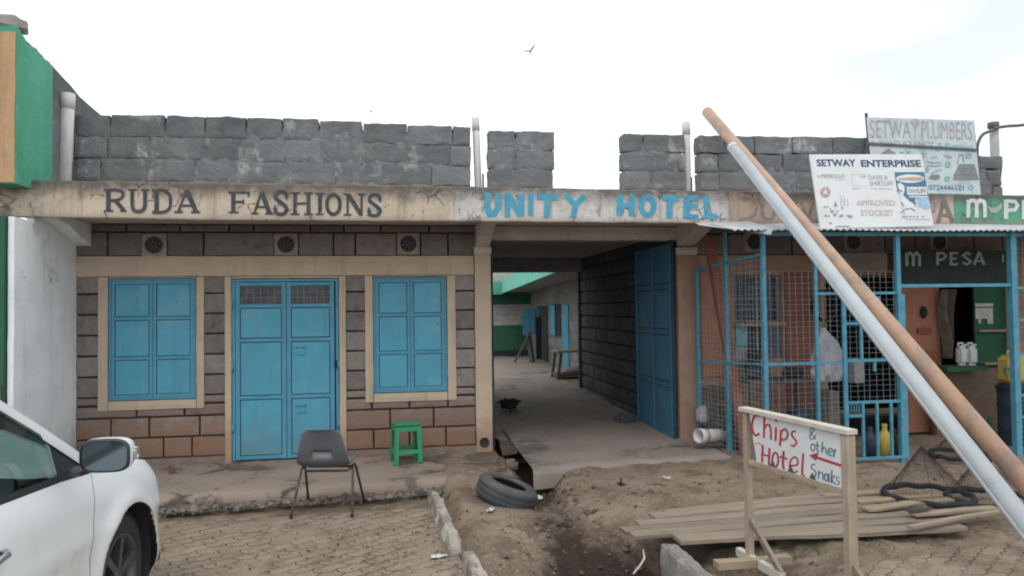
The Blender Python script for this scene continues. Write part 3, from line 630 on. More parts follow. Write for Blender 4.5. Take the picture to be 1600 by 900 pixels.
link('mortar_crumbs', mb, M['parapet_mortar'], shop)
mb = MB(); mb.rough(fx(855, 290), fx(975, 290), -.2, .1, 3.095, 3.14, n=(30, 2, 2), amp=.012, rnd=.02); link('slab_top', mb, M['slab_edge'], shop)

# PVC pipes standing on the roof
def roof_pipe(px0, y0, px1, y1, r, label, Y=-.02, cap=True):
    a = onY(px0, y0, Y); b = onY(px1, y1, Y); b.z = 3.10
    t = thing('roof_pipe', label, 'pipe', (b.x, Y, 3.10), group='white plastic pipes standing on the roof slab')
    mb = MB(); mb.tube([b, b+(a-b)*.5, a], r, 14); link('pipe', mb, M['pvc'], t)
    mb = MB(); mb.tube([a-(a-b)*.14, a+(a-b)*.004], r*1.07, 14); link('socket', mb, M['pvc'], t)
    if cap: mb = MB(); mb.tube([b+Vector((r*1.25, .01, 0)), b+Vector((r*1.25, .01, .42))], .012, 6); link('steel_rod', mb, M['rust'], t)
roof_pipe(106, 147, 101, 290, .068, 'thick white plastic pipe on the roof beside the green wall', -.35)
roof_pipe(743, 185, 748, 290, .045, 'white plastic pipe between the long parapet and the first stub')
roof_pipe(1072, 192, 1074, 296, .05, 'white plastic pipe with a dark patch left of the leaning pipes')
# ------------------------------------------------------------------ passage
mb = MB(); mb.rough(XP1-.01, XR+.12, .01, .24, 2.70, ZS-.003, n=(14, 1, 2), amp=.004, rnd=.008); link('passage_beam', mb, M['soffit'], shop)
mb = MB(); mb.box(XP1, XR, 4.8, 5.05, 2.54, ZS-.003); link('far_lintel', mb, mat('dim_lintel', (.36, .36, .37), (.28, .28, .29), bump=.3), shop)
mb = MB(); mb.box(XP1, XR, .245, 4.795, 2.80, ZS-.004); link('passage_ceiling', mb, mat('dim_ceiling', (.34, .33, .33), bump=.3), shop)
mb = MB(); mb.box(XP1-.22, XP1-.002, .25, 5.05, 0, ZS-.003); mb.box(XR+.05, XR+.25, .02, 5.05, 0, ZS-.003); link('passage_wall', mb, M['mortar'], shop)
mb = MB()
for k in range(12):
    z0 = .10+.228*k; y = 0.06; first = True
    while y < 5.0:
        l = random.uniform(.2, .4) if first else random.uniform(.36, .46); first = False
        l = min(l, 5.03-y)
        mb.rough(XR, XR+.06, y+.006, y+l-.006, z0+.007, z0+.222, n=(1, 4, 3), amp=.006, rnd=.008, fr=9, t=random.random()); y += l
link('passage_stone', mb, M['shaded_stone'], shop)
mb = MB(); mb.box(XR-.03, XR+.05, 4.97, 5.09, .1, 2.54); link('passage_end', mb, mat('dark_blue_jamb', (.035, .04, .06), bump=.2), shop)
# peach pillar and the front right of the passage
xq = fx(1089)
mb = MB(); mb.rough(XR+.005, xq, -.03, .28, .05, 2.62, n=(3, 2, 22), amp=.006, rnd=.01, fr=5); link('pillar', mb, M['peach'], shop)
mb = MB(); mb.rough(XR-.01, xq+.02, -.06, .02, 2.5, 2.62, n=(4, 1, 2), amp=.006, rnd=.012); link('pillar_cap', mb, M['soffit'], shop)
# gate leaf folded back on the passage wall
gate = thing('passage_gate', 'tall blue sheet steel gate leaf folded back inside the passage', 'gate', (XR-.05, .1, .14))
gx = XR-.055; ga, gb = .03, 1.42; zg0, zg1 = .16, 2.66
mb = MB(); mb.box(gx, gx+.03, ga, gb, zg0, zg1); M['gate'] = mat('gate_blue_shaded', (.035, .17, .30), (.03, .14, .25), s=3, rough=.5, bump=.12, bs=14, streak=.2); link('sheet', mb, M['gate'], gate)  # gate blue darkened to carry the shade of the passage
mb = MB()
for y in (ga+.02, gb-.02, (ga+gb)/2): mb.box(gx-.02, gx-.001, y-.02, y+.02, zg0, zg1)
for z in (zg0+.02, .82, .90, 1.5, 1.58, 2.1, 2.18, zg1-.02):
    for a, b in ((ga+.041, (ga+gb)/2-.021), ((ga+gb)/2+.021, gb-.041)): mb.box(gx-.018, gx-.001, a, b, z-.015, z+.015)
link('frame', mb, M['gate'], gate)
mb = MB()
for z in (.82, .90, 1.5, 1.58, 2.1, 2.18):
    for a, b in ((ga+.045, (ga+gb)/2-.025), ((ga+gb)/2+.025, gb-.045)): mb.box(gx-.006, gx-.0005, a, b, z-.028, z-.0155)
link('dark_strip', mb, M['blue_dark'], gate)  # thin dark strips just below the paired cross bars
mb = MB(); mb.box(gx-.01, gx+.02, -.01, .02, zg0, zg1+.05); link('gate_post', mb, M['blue_dark'], gate)
mb = MB(); mb.box(XP1+.003, XP1+.035, .1, .15, .1, 2.7); o = link('gate_frame_post', mb, M['blue_dark']); tag(o, 'slim dark steel gate post against the cream pillar of the passage', 'post')

# ------------------------------------------------------------------ right hand shop behind the cage
rw = MB(); xo0, xo1 = fx(1292), fx(1578)
rw.box(xq, fx(1148), .0, .2, .05, 2.51); rw.box(fx(1148), fx(1222), .0, .2, .05, fz(1185, 560)); rw.box(fx(1148), fx(1222), .0, .2, fz(1185, 430), 2.51)
rw.box(fx(1222), xo0, .0, .2, .05, 2.51); rw.box(xo0, xo1, .0, .2, fz(1430, 430), 2.51); rw.box(xo1, XE, .0, .2, .05, 2.51)
link('wall', rw, M['peach'], shop, label='peach front wall of the shop behind the cage')
mb = MB(); mb.box(xq-.02, XE, .03, .2, 2.51, ZS-.002); link('band_wall', mb, M['mortar'], shop)
mb = MB(); j = [xq+.45*i for i in range(1, 20)]
blocks(mb, xq-.02, XE, 2.515, 2.785, j); blocks(mb, xq-.02, XE, 2.785, 2.884, [v+.2 for v in j]); link('stone_facing', mb, M['stone'], shop)
for p, q in ((1178, 378), (1333, 378), (1467, 378)): vent(p, q)
# dim room seen through the opening
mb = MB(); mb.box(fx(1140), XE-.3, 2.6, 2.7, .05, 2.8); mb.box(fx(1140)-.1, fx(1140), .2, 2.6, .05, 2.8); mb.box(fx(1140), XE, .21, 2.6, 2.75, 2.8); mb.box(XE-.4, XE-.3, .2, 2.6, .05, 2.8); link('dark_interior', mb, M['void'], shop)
# stone base + orange door panel left
mb = MB()
for k in range(3): blocks(mb, xq+.02, fx(1150), .1+.25*k, .34+.25*k, [fx(1118)], y0=-.025, y1=.0)
link('stone_base', mb, mat('brown_stone', (.15, .12, .10), (.11, .09, .08), bump=.6), shop)
def panel(x0, x1, z0, z1, y, m, name, rows=3, bw=.05, label=None):
    mb = MB(); mb.box(x0, x1, y, y+.02, z0, z1); o = link(name, mb, m, shop, label)
    g = MB()
    zs = [z0+(z1-z0)*i/rows for i in range(rows+1)]
    g.box(x0, x0+bw, y-.012, y-.001, z0, z1); g.box(x1-bw, x1, y-.012, y-.001, z0, z1)
    for z in zs: zz = min(max(z, z0+bw/2), z1-bw/2); g.box(x0+bw, x1-bw, y-.012, y-.001, zz-bw/2, zz+bw/2)
    link('frame', g, m, o, bevel=.003); return o
panel(fx(1094), fx(1143), fz(1118, 588), fz(1118, 425), -.024, M['orange'], 'shutter', 3, .035, 'orange shutter left of the slanting post')
panel(fx(1226), fx(1270), .14, fz(1247, 425), -.024, M['orange_red'], 'door', 4, .04, 'dark brick orange door behind the mesh')
o = panel(fx(1398), fx(1466), .12, fz(1432, 421), -.03, M['orange'], 'door', 4, .05, 'orange timber door with a barred light at the top')
g = MB(); g.box(fx(1408), fx(1456), -.036, -.0305, fz(1432, 443), fz(1432, 425)); link('door_light', g, M['void'], o)
g = MB()
for k in range(1, 7): x = fx(1408)+(fx(1456)-fx(1408))*k/7; g.box(x-.006, x+.006, -.05, -.0365, fz(1432, 443), fz(1432, 425))
link('bars', g, M['rust'], o)
g = MB(); c = onY(1443, 488, -.05); g.lathe([(0, 0), (.05, 0), (.045, .02), (0, .03)], 16); g.v = [(c.x+a, c.y-z, c.z+b*1.7) for a, b, z in g.v]; link('lock_plate', g, M['black'], o)
g = MB(); g.box(fx(1430), fx(1452), -.055, -.0425, fz(1440, 522), fz(1440, 512)); link('letter_flap', g, M['orange_red'], o)
o = panel(fx(1521), fx(1576), .6, fz(1548, 445), -.02, M['deep_green'], 'door', 2, .03, 'dark green shutter with white notices')
for a, b, y0, y1 in ((1522, 1550, 474, 479), (1522, 1549, 481, 498), (1526, 1530, 498, 505), (1540, 1549, 498, 506)):
    g = MB(); g.box(fx(a), fx(b), -.037, -.033, fz(1535, y1), fz(1535, y0)); link('notice', g, M['paper'], o)
g = MB(); g.box(fx(1520), fx(1562), -.12, -.021, fz(1540, 518), fz(1540, 515)); link('shelf', g, M['wood_new'], o); g = MB(); g.box(fx(1520), fx(1562), -.2, -.021, fz(1540, 568), fz(1540, 565)); link('shelf', g, M['wood_new'], o)
# grille window
wx0, wx1, wz0, wz1 = fx(1148), fx(1222), fz(1185, 502), fz(1185, 430)
mb = MB(); mb.box(wx0, wx1, .12, .14, fz(1185, 560), wz1); win = link('window', mb, mat('dim_glass', (.05, .065, .075), (.09, .10, .11), s=7, rough=.2, bump=0), shop, label='barred shop window behind the mesh')
g = MB()
for k in range(13): x = wx0+(wx1-wx0)*k/12; g.tube([(x, .04, wz0), (x, .04, wz1)], .006, 6)
for k in range(5): z = wz0+(wz1-wz0)*k/4; g.box(wx0, wx1, .046, .056, z-.012, z+.012)
for x in (wx0+.01, (wx0+wx1)/2, wx1-.01): g.box(x-.02, x+.02, .03, .06, wz0-.4, wz1)
link('grille', g, mat('grey_grille', (.20, .21, .22), bump=0), win)
g = MB(); g.box(wx0-.02, wx1+.02, -.08, .11, wz0-.06, wz0-.02); link('sill', g, M['peach'], win)
g = MB()
for i, (a, b, y0, y1) in enumerate(((1150, 1168, 508, 540), (1190, 1220, 505, 562))):
    mbp = MB(); mbp.grid(lambda u, v: (fx(a)+(fx(b)-fx(a))*u, .02-.02*math.sin(u*9), fz(1180, y1)+(fz(1180, y0)-fz(1180, y1))*v), 12, 4); link('curtain', mbp, M['teal_print'] if i == 0 else mat('dull_blue_cloth', (.13, .14, .21), bump=.2), win)

# boards under the awning: m PESA and the cream box sign
bY = -.20
sg = thing('mobile_money_sign', 'dark green board lettered m PESA hanging under the awning above the orange door', 'sign', (fx(1490, 420, bY), bY, fz(1490, 446, bY)))
mb = MB(); mb.rough(fx(1400, 420, bY), fx(1576, 420, bY), bY, bY+.05, fz(1490, 444, bY), fz(1490, 390, bY), n=(10, 1, 4), amp=.002, rnd=.006); bd = link('board', mb, mat('blackish_green', (.018, .035, .035), (.03, .05, .05), rough=.6, bump=.1), sg)
ss = [([(1417, 416), (1417, 395)], 5), ([(1417, 399), (1422, 395), (1427, 400), (1427, 416)], 4.5), ([(1427, 399), (1432, 395), (1437, 400), (1437, 416)], 4.5), ([(1465, 414), (1465, 394)], 4.5), ([(1465, 395.5), (1475, 396), (1478, 400), (1474, 405), (1465, 406)], 3.8), ([(1486, 414), (1486, 394)], 4.5), ([(1486, 395.5), (1497, 395.5)], 3.5), ([(1486, 404), (1495, 404)], 3.2), ([(1486, 413), (1497, 413)], 3.5), ([(1517, 398), (1511, 395), (1505, 399), (1511, 404), (1517, 409), (1511, 413.5), (1504, 410)], 3.6), ([(1522, 414), (1530, 394)], 4.2), ([(1530, 394), (1538, 414)], 4.2), ([(1525, 408), (1535, 408)], 3), ([(1567, 398), (1567, 410)], 3)]
strokes('lettering', ss, Vector((0, bY-.003, 0)), nF, M['letter_grey'], sg)
sg = thing('box_sign', 'cream blank box sign under the awning left of the dark green board', 'sign', (fx(1345, 410, bY), bY, fz(1345, 426, bY)))
mb = MB(); mb.rough(fx(1312, 410, bY), fx(1388, 410, bY), bY, bY+.07, fz(1345, 425, bY), fz(1345, 394, bY), n=(6, 1, 3), amp=.003, rnd=.01); link('board', mb, mat('dim_cream', (.25, .21, .17), (.21, .18, .15), s=6, bump=.1), sg)
mb = MB(); mb.box(fx(1330, 410, bY), fx(1372, 410, bY), bY-.006, bY-.002, fz(1345, 421, bY), fz(1345, 404, bY)); link('faded_panel', mb, mat('faded_pink', (.23, .17, .14), bump=0), sg)

# ------------------------------------------------------------------ wire cage with awning
YC = -1.55
zgr = .03
xc0 = onY(1194, 560, YC).x
cage = thing('wire_cage', 'blue steel and wire mesh cage enclosing the right hand shop front', 'cage', (xc0, YC, 0))
zt = fz(1190, 362, YC)
def cpost(px_t, py_t, px_b, Y, w=.038, zb=None):
    x = onY((px_t+px_b)/2, 530, Y).x; mb = MB(); mb.box(x-w/2, x+w/2, Y-w/2, Y+w/2, zgr if zb is None else zb, fz(px_t, py_t, Y)); link('post', mb, M['cage_blue'], cage); return x
xa = cpost(1190, 366, 1200, YC, .042)
ymid = -.75; xw = onY(1090, 520, -.06).x
def side_y(f): return -.06+(YC+.06)*f
xmid = onY(1136, 520, ymid).x
mb = MB(); mb.box(xmid-.019, xmid+.019, ymid-.019, ymid+.019, zgr, fz(1130, 362, ymid)); link('post', mb, M['cage_blue'], cage)
mb = MB(); mb.box(xw-.02, xw+.02, -.085, -.045, .1, fz(1090, 425, -.06)); link('post', mb, M['cage_blue'], cage)
zr1 = fz(1190, 397, YC); zr0 = fz(1075, 422, -.06); zm = fz(1250, 568, YC)
rl = MB(); rl.bar((xw, -.06, zr0), (xmid, ymid, (zr0+zr1)/2+.0), .03, .03); rl.bar((xmid, ymid, (zr0+zr1)/2), (xa, YC, zr1), .03, .03); link('rail', rl, M['cage_blue'], cage)
rl = MB(); rl.bar((xw, -.06, fz(1090, 565, -.06)), (xmid, ymid, fz(1136, 567, ymid)), .025, .025); rl.bar((xmid, ymid, fz(1136, 567, ymid)), (xa, YC, zm), .025, .025); link('rail', rl, M['cage_blue'], cage)
x3 = cpost(1272, 362, 1280, YC, .035); x4 = onY(1320, 560, YC).x; x5 = onY(1409, 560, YC).x; x6 = onY(1586, 560, YC).x
rl = MB(); rl.box(xa+.025, x4, YC-.016, YC+.016, zm-.016, zm+.016); link('rail', rl, M['cage_blue'], cage)
cpost(1398, 362, 1412, YC, .05); xr_ = cpost(1579, 362, 1590, YC, .07)
rl = MB(); z = fz(1490, 446, YC); rl.box(x5, x6, YC-.018, YC+.018, z-.018, z+.018); link('rail', rl, M['cage_blue'], cage)
rl = MB(); zz = fz(1200, 364, YC); rl.box(xa, XE-1, YC-.02, YC+.02, zz-.03, zz+.01); link('rail', rl, M['cage_blue'], cage)
rl = MB()
for py in (450, 500, 553, 618, 652): z = fz(1590, py, YC); rl.box(xr_+.035, XE-1.5, YC-.014, YC+.014, z-.014, z+.014)
link('rail', rl, M['cage_blue'], cage)
rl = MB(); z = fz(1360, 458, YC); rl.box(x3, x5, YC-.014, YC+.014, z-.014, z+.014); link('rail', rl, M['cage_blue'], cage)
def wires(p0, p1, z0, z1, du=.075, dz=.06, r=.0022, name='wire_mesh', parent=cage):
    mb = MB(); p0, p1 = Vector(p0), Vector(p1); d = p1-p0; L_ = d.length; n = max(1, round(L_/du))
    def thin(a, b):
        a, b = Vector(a), Vector(b); dd = (b-a).normalized(); s = dd.orthogonal().normalized()*r; u = dd.cross(s).normalized()*r
        o = mb.idx([a+s, a-s*.5+u*.87, a-s*.5-u*.87, b+s, b-s*.5+u*.87, b-s*.5-u*.87])
        for i in range(3): mb.add([o+i, o+(i+1) % 3, o+3+(i+1) % 3, o+3+i])
    for i in range(n+1):
        q = p0+d*(i/n); w = random.uniform(-.012, .012); thin((q.x+w, q.y, z0), (q.x-w, q.y, z1))
    m_ = max(1, round((z1-z0)/dz))
    for j in range(m_+1):
        z = z0+(z1-z0)*j/m_+random.uniform(-.006, .006); pm_ = (p0+p1)/2; zm_ = z+random.uniform(-.012, .012); thin((p0.x, p0.y+.003, z), (pm_.x, pm_.y+.003, zm_)); thin((pm_.x, pm_.y+.003, zm_), (p1.x, p1.y+.003, z))
    link(name, mb, M['wire'], parent)
wires((xw, -.06, 0), (xmid, ymid, 0), .12, zr0)
wires((xmid, ymid, 0), (xa, YC, 0), .1, zr1)
wires((xa, YC, 0), (x3, YC, 0), .06, fz(1240, 425, YC)); wires((x3, YC, 0), (x4, YC, 0), .06, fz(1300, 425, YC))
wires((x4, YC+.01, 0), (x5, YC+.01, 0), fz(1365, 628, YC), fz(1365, 425, YC))
wires((xr_, YC, 0), (XE-1.5, YC, 0), fz(1590, 700, YC), fz(1590, 372, YC))
# cage door standing in the front, slightly ajar
dr = MB(); zb_, zt_ = fz(1365, 718, YC), fz(1365, 458, YC); Yd = YC-.02
def dbar(a, b, ya, yb, wd=.03): pass
def dv(px, ya, yb, w=.035): x = onY(px, 560, Yd).x; dr.box(x-w/2, x+w/2, Yd-.015, Yd+.015, fz(px, yb, Yd), fz(px, ya, Yd))
def dh(xa_, xb_, y, w=.032): dr.box(onY(xa_, 560, Yd).x, onY(xb_, 560, Yd).x, Yd-.0135, Yd+.0135, fz((xa_+xb_)/2, y, Yd)-w/2, fz((xa_+xb_)/2, y, Yd)+w/2)
dv(1320, 460, 718, .045); dv(1410, 460, 716, .085)
for y in (505, 563, 628, 716): dh(1321, 1409, y)
dh(1322, 1346, 650)
for px, a, b in ((1346, 505, 563), (1375, 463, 505), (1346, 628, 716), (1368, 628, 716), (1390, 628, 716), (1366, 563, 580)): dv(px, a, b, .026)
dd = link('door', dr, M['cage_blue'], cage, bevel=.003, label='blue barred cage gate')
bz = MB()
for px in (1325, 1329, 1333, 1337, 1341): c = onY(px, 638, Yd); bz.tube([c+Vector((0, 0, -.05)), c+Vector((.02, 0, .05))], .006, 6)
link('latch_scroll', bz, M['cage_blue'], dd)
# awning sheet, sloping down to the street
def awn(u, v):
    x = xc0-.42+(XE-xc0)*u
    yb = -.9; yf = YC-.15
    y = yb+(yf-yb)*v; zf = onY(1250, 359, yf).z+.004*math.sin(x*3); 
    return (x, y, zf+.17*(1-v)+.009*math.sin(x*2*math.pi/.076))
mb = MB(); nx = int((XE-xc0)/.0095); mb.grid(awn, nx, 3); link('awning_sheet', mb, M['galv'], cage, solid=.004)
mb = MB(); yf = YC-.15; xl = xc0-.42; zf = onY(1250, 359, yf).z
mb.face([(xl-.12, -1.0, zf+.16), (xl+.42, YC-.2, zf-.06), (xl+.46, YC-.2, zf+.01), (xl+.55, -1.0, zf+.18)]); mb.face([(xl-.12, -1.0, zf+.16), (xl-.3, YC-.02, zf+.06), (xl+.42, YC-.2, zf-.06)]); link('bent_sheet', mb, M['galv'], cage)
mb = MB(); mb.rough(xa-.2, XE-1, YC-.1, YC+.1, 0.0, .055, n=(40, 1, 1), amp=.008, rnd=.01); link('base_slab', mb, M['concrete'], cage)

# slanting orange timber inside the cage
mb = MB(); a = onY(1107, 370, -.35); b = onY(1166, 694, -.95); b.z = .08; mb.bar(a, b, .11, .07, (0, 1, 0)); tag(link('slanting_post', mb, M['orange_red']), 'orange brown timber leaning inside the left bay of the cage', 'post')
# goods inside the cage
def jerrycan(px, py, Y, w, h, m, label, cat='jerrycan', z=None, rz=0):
    c = onY(px, py, Y); z = c.z if z is None else z
    t = thing('jerrycan', label, cat, (c.x, Y, z), rz)
    mb = MB(); mb.rough(-w/2, w/2, -w*.35, w*.35, 0, h*.86, n=(6, 4, 6), amp=.003, rnd=.03); link('body', mb, m, t, local=True, weld=True)
    mb = MB(); mb.tube([(-w*.34, 0, h*.84), (-w*.32, 0, h*.97), (w*.1, 0, h*.97), (w*.14, 0, h*.84)], .016, 8); link('handle', mb, m, t, local=True)
    mb = MB(); mb.tube([(w*.32, 0, h*.84), (w*.32, 0, h*.93)], .028, 12); link('cap', mb, m, t, local=True); return t
YJ = -.95
t = jerrycan(1590, 600, YJ, .40, .42, M['yellow'], 'yellow jerrycan standing on the dark drum at the right edge')
mb = MB(); c = onY(1575, 578, YJ-.145); mb.rough(c.x-.07, c.x+.07, c.y-.006, c.y, c.z-.07, c.z+.05, n=(4, 1, 4), amp=.012, rnd=.02); mb.v = [tuple(Vector(p)) for p in mb.v]; link('faded_label', mb, mat('faded_green_label', (.13, .25, .09), bump=0), t)
dz = onY(1590, 600, YJ).z
t = thing('drum', 'dark navy plastic drum under the yellow jerrycan', 'drum', (onY(1592, 640, YJ).x, YJ, .05)); mb = MB(); hh = dz-.05
mb.lathe([(0, 0), (.22, 0), (.235, .03), (.225, hh*.3), (.235, hh*.33), (.225, hh*.36), (.225, hh*.63), (.235, hh*.66), (.225, hh*.7), (.23, hh-.03), (.21, hh-.001), (0, hh-.001)], 24); link('body', mb, M['navy_plastic'], t, local=True)
mb = MB(); mb.lathe([(.232, hh-.06), (.245, hh-.055), (.245, hh-.03), (.232, hh-.025)], 24, closed=True); link('rim', mb, M['black'], t, local=True)
zs_ = onY(1510, 571, -.4).z
mb = MB(); mb.box(fx(1468, 580, -.4), fx(1530, 580, -.4), -.55, -.2, zs_-.06, zs_-.002); o = thing('counter', 'green edged timber counter below the white jerrycans', 'counter', (fx(1500, 600, -.4), -.4, .05)); link('top', mb, M['deep_green'], o)
mb = MB(); mb.box(fx(1470, 580, -.4), fx(1574, 600, -.3), -.3, -.22, .06, zs_-.061); link('front', mb, mat('brown_counter', (.20, .13, .08), (.15, .10, .07), s=5, bump=.3), o)
for i, (px, lb) in enumerate(((1503, 'left white jerrycan of the pair on the green counter'), (1518, 'right white jerrycan of the pair on the green counter'))): jerrycan(px, 571, -.4+.001*i, .135, .30, mat('white_plastic', (.6, .62, .63), rough=.5, bump=0) if i == 0 else bpy.data.materials['white_plastic'], lb)
# hung sack of white cloth
sk = thing('cloth_bundle', 'pale grey cloth bundle hanging behind the mesh left of the cage gate', 'bundle', (fx(1293, 560, -1.2), -1.2, fz(1293, 597, -1.2)))
def bun(u, v):
    prof = [(1286, 512, 3), (1289, 524, 9), (1291, 536, 19), (1293, 552, 24), (1292, 570, 25), (1293, 586, 24), (1294, 595, 22), (1294, 597, 5)]
    k = v*(len(prof)-1); i = min(int(k), len(prof)-2); f = k-i; px, py, r = [prof[i][q]*(1-f)+prof[i+1][q]*f for q in range(3)]
    c = onY(px, py, -1.2); rr_ = r*8.0/F; a = u*2*math.pi; fo = 1+.13*math.sin(a*5+v*7+1.5*math.sin(v*9))+.07*math.sin(a*11-v*13)+.10*noise.noise((math.cos(a)*2.5, math.sin(a)*2.5, v*6))
    return (c.x+rr_*fo*math.cos(a), c.y+rr_*.55*fo*math.sin(a), c.z)
mb = MB(); mb.grid(bun, 72, 40); link('cloth', mb, M['cloth_white'], sk)
mb = MB(); c = onY(1288, 516, -1.2); mb.tube([c, c+Vector((0, .02, .3)), c+Vector((.1, .3, .62))], .006, 6); link('string', mb, M['cable'], sk)
# clutter at the foot
def bottle(px, py, Y, r, h, m, label, grp=None):
    c = onY(px, py, Y); t = thing('bottle', label, 'bottle', (c.x, Y, c.z), group=grp); mb = MB()
    mb.lathe([(0, 0), (r, 0), (r, h*.6), (r*.9, h*.68), (r*.4, h*.82), (r*.38, h*.9), (0, h*.9)], 16); link('body', mb, m, t, local=True)
    mb = MB(); mb.lathe([(r*.42, h*.9), (r*.42, h), (0, h)], 12); link('cap', mb, m, t, local=True)
bottle(1383, 712, -1.35, .07, .36, M['yellow'], 'yellow bottle at the foot of the cage gate')
bottle(1360, 712, -1.3, .075, .33, M['navy_plastic'], 'dark bottle left of the yellow bottle'); bottle(1398, 711, -1.25, .06, .30, M['black'], 'black bottle right of the yellow bottle')
t = thing('short_pipe', 'short white plastic pipe lying at the left foot of the cage', 'pipe', onY(1108, 690, -.55)); a = onY(1092, 681, -.62); b = onY(1134, 680, -.45)
mb = MB(); mb.tube([a, b], .075, 18, cap=False); link('pipe', mb, M['pvc'], t, solid=.008)
mb = MB(); mb.tube([a-(b-a)*.02, a+(b-a)*.25], .083, 18, cap=False); link('socket', mb, M['pvc'], t, solid=.006)
t = thing('sack', 'white plastic bag slumped on the stone ledge in the left bay', 'bag', onY(1098, 662, -.2)); c = onY(1098, 650, -.2)
def bag(u, v): a = u*2*math.pi; ph = v*math.pi; k = 1+.55*noise.noise((math.cos(a)*2, math.sin(a)*2, v*4)); return (c.x+.075*k*math.sin(ph)*math.cos(a), c.y+.06*k*math.sin(ph)*math.sin(a), c.z+.12*k*math.cos(ph))
mb = MB(); mb.grid(bag, 20, 14); link('bag', mb, mat('grey_bag', (.30, .31, .33), (.24, .25, .27), bump=.3), t)
t = thing('drum', 'small dark blue plastic drum beside the short white pipe', 'drum', (fx(1143, 660, -.5), -.5, .08)); mb = MB(); mb.lathe([(0, 0), (.1, 0), (.11, .05), (.11, .3), (.12, .32), (.10, .36), (0, .36)], 20); link('body', mb, M['navy_plastic'], t, local=True)
mb = MB(); mb.lathe([(.115, .30), (.125, .31), (.125, .33), (.115, .34)], 20, closed=True); link('rim', mb, M['blue_dark'], t, local=True)
# bench with brown sacks behind the mesh
t = thing('work_bench', 'rough timber bench behind the mesh below the shop window', 'bench', (fx(1200, 620, -.5), -.5, .06)); zb2 = fz(1190, 592, -.5)
mb = MB(); mb.box(fx(1160, 600, -.5), fx(1265, 600, -.5), -.7, -.25, zb2-.04, zb2); link('top', mb, M['sackcloth'], t)
for px in (1164, 1260):
    for y in (-.66, -.3): mb = MB(); x = fx(px, 600, -.5); mb.box(x-.03, x+.03, y-.03, y+.03, .06, zb2-.041); link('leg', mb, M['sackcloth'], t)
for i, (px, py, w_, h_, m_, lb) in enumerate(((1188, 680, .30, .42, M['sackcloth'], 'brown sack under the bench on the left'), (1228, 682, .34, .46, M['sackcloth'], 'taller brown sack under the bench on the right'), (1178, 591, .22, .17, M['navy_plastic'], 'dark lump of scrap on the bench at the left'), (1240, 591, .28, .13, M['black'], 'flat black bundle on the bench at the right'), (1300, 690, .26, .5, M['void'], 'dark sack beside the cage gate'))):
    c = onY(px, py, -.5); z0 = zb2+.001 if py < 600 else .06; mb = MB()
    def sackf(u, v, w_=w_, h_=h_, i=i):
        a = u*2*math.pi; q = min(1, (1-abs(2*v-1)**5)); k = 1+.14*noise.noise((math.cos(a)*2+i*5, math.sin(a)*2, v*3)); return (c.x+w_/2*k*q*math.cos(a), -.5+w_*.33*k*q*math.sin(a), z0+h_*v)
    mb.grid(sackf, 22, 14); tag(link('sack', mb, m_), lb, 'sack')
M['carton'] = mat('dull_carton', (.20, .16, .13), (.16, .13, .11), s=6, bump=.1); M['pale_box'] = mat('pale_packet', (.30, .31, .32), s=6, bump=.1)
for px0_, px1_, py0_, py1_, Yq, mm, lb in ((1150, 1170, 541, 566, -.2, 'pale_box', 'pale packet on the sill of the barred shop window'), (1173, 1190, 545, 579, -.3, 'black', 'black box standing on the bench behind the mesh'), (1208, 1236, 646, 690, -.95, 'carton', 'low brown carton on the floor of the cage behind the sign'), (1245, 1268, 640, 690, -.9, 'navy_plastic', 'dark blue box on the cage floor right of the carton'), (1296, 1312, 610, 692, -1.0, 'carton', 'tall brown carton below the pale cloth bundle'), (1335, 1352, 560, 600, -.7, 'pale_box', 'pale box in the gloom behind the cage gate'), (1538, 1562, 640, 690, -.3, 'deep_green', 'green crate on the floor below the green shutter')):
    mb = MB(); a = onY(px0_, py1_, Yq); b = onY(px1_, py0_, Yq); mb.rough(a.x, b.x, Yq, Yq+.22, a.z, b.z, n=(4, 3, 4), amp=.006, rnd=.01); tag(link('goods_box', mb, M[mm]), lb, 'box')
t = thing('hose_coil', 'coil of dark hose hanging on the wall right of the barred window', 'hose', (fx(1283, 470, -.1), -.1, fz(1283, 500, -.1))); c = onY(1283, 478, -.1)
mb = MB(); mb.tube([c+Vector((.16*math.cos(k*.5), -.012*(k % 7)-.03, .2*math.sin(k*.5)+.01*math.sin(k))) for k in range(80)], .014, 6); link('coil', mb, M['black'], t)
mb = MB(); mb.tube([c+Vector((0, .08, .2)), c+Vector((0, -.06, .21))], .008, 6); link('hook', mb, M['rust'], t)
mb = MB(); c = onY(1556, 640, -.15); mb.bar((fx(1577, 500, -.1), -.1, .06), (fx(1577, 500, -.1), -.1, 2.3), .05, .05, (0, 1, 0)); tag(link('door_post', mb, M['soffit']), 'pale timber post at the right of the green shutter', 'post')
mb = MB()
def rag(u, v): x = fx(1470, 480, -.12)+(fx(1490, 480, -.12)-fx(1470, 480, -.12))*u; return (x+.02*math.sin(v*7), -.12+.05*math.sin(u*8+v*3), fz(1480, 560, -.12)+(fz(1480, 452, -.12)-fz(1480, 560, -.12))*v)
mb.grid(rag, 16, 12); tag(link('hanging_cloth', mb, M['sackcloth']), 'brown cloths hanging in the doorway right of the orange door', 'cloth')

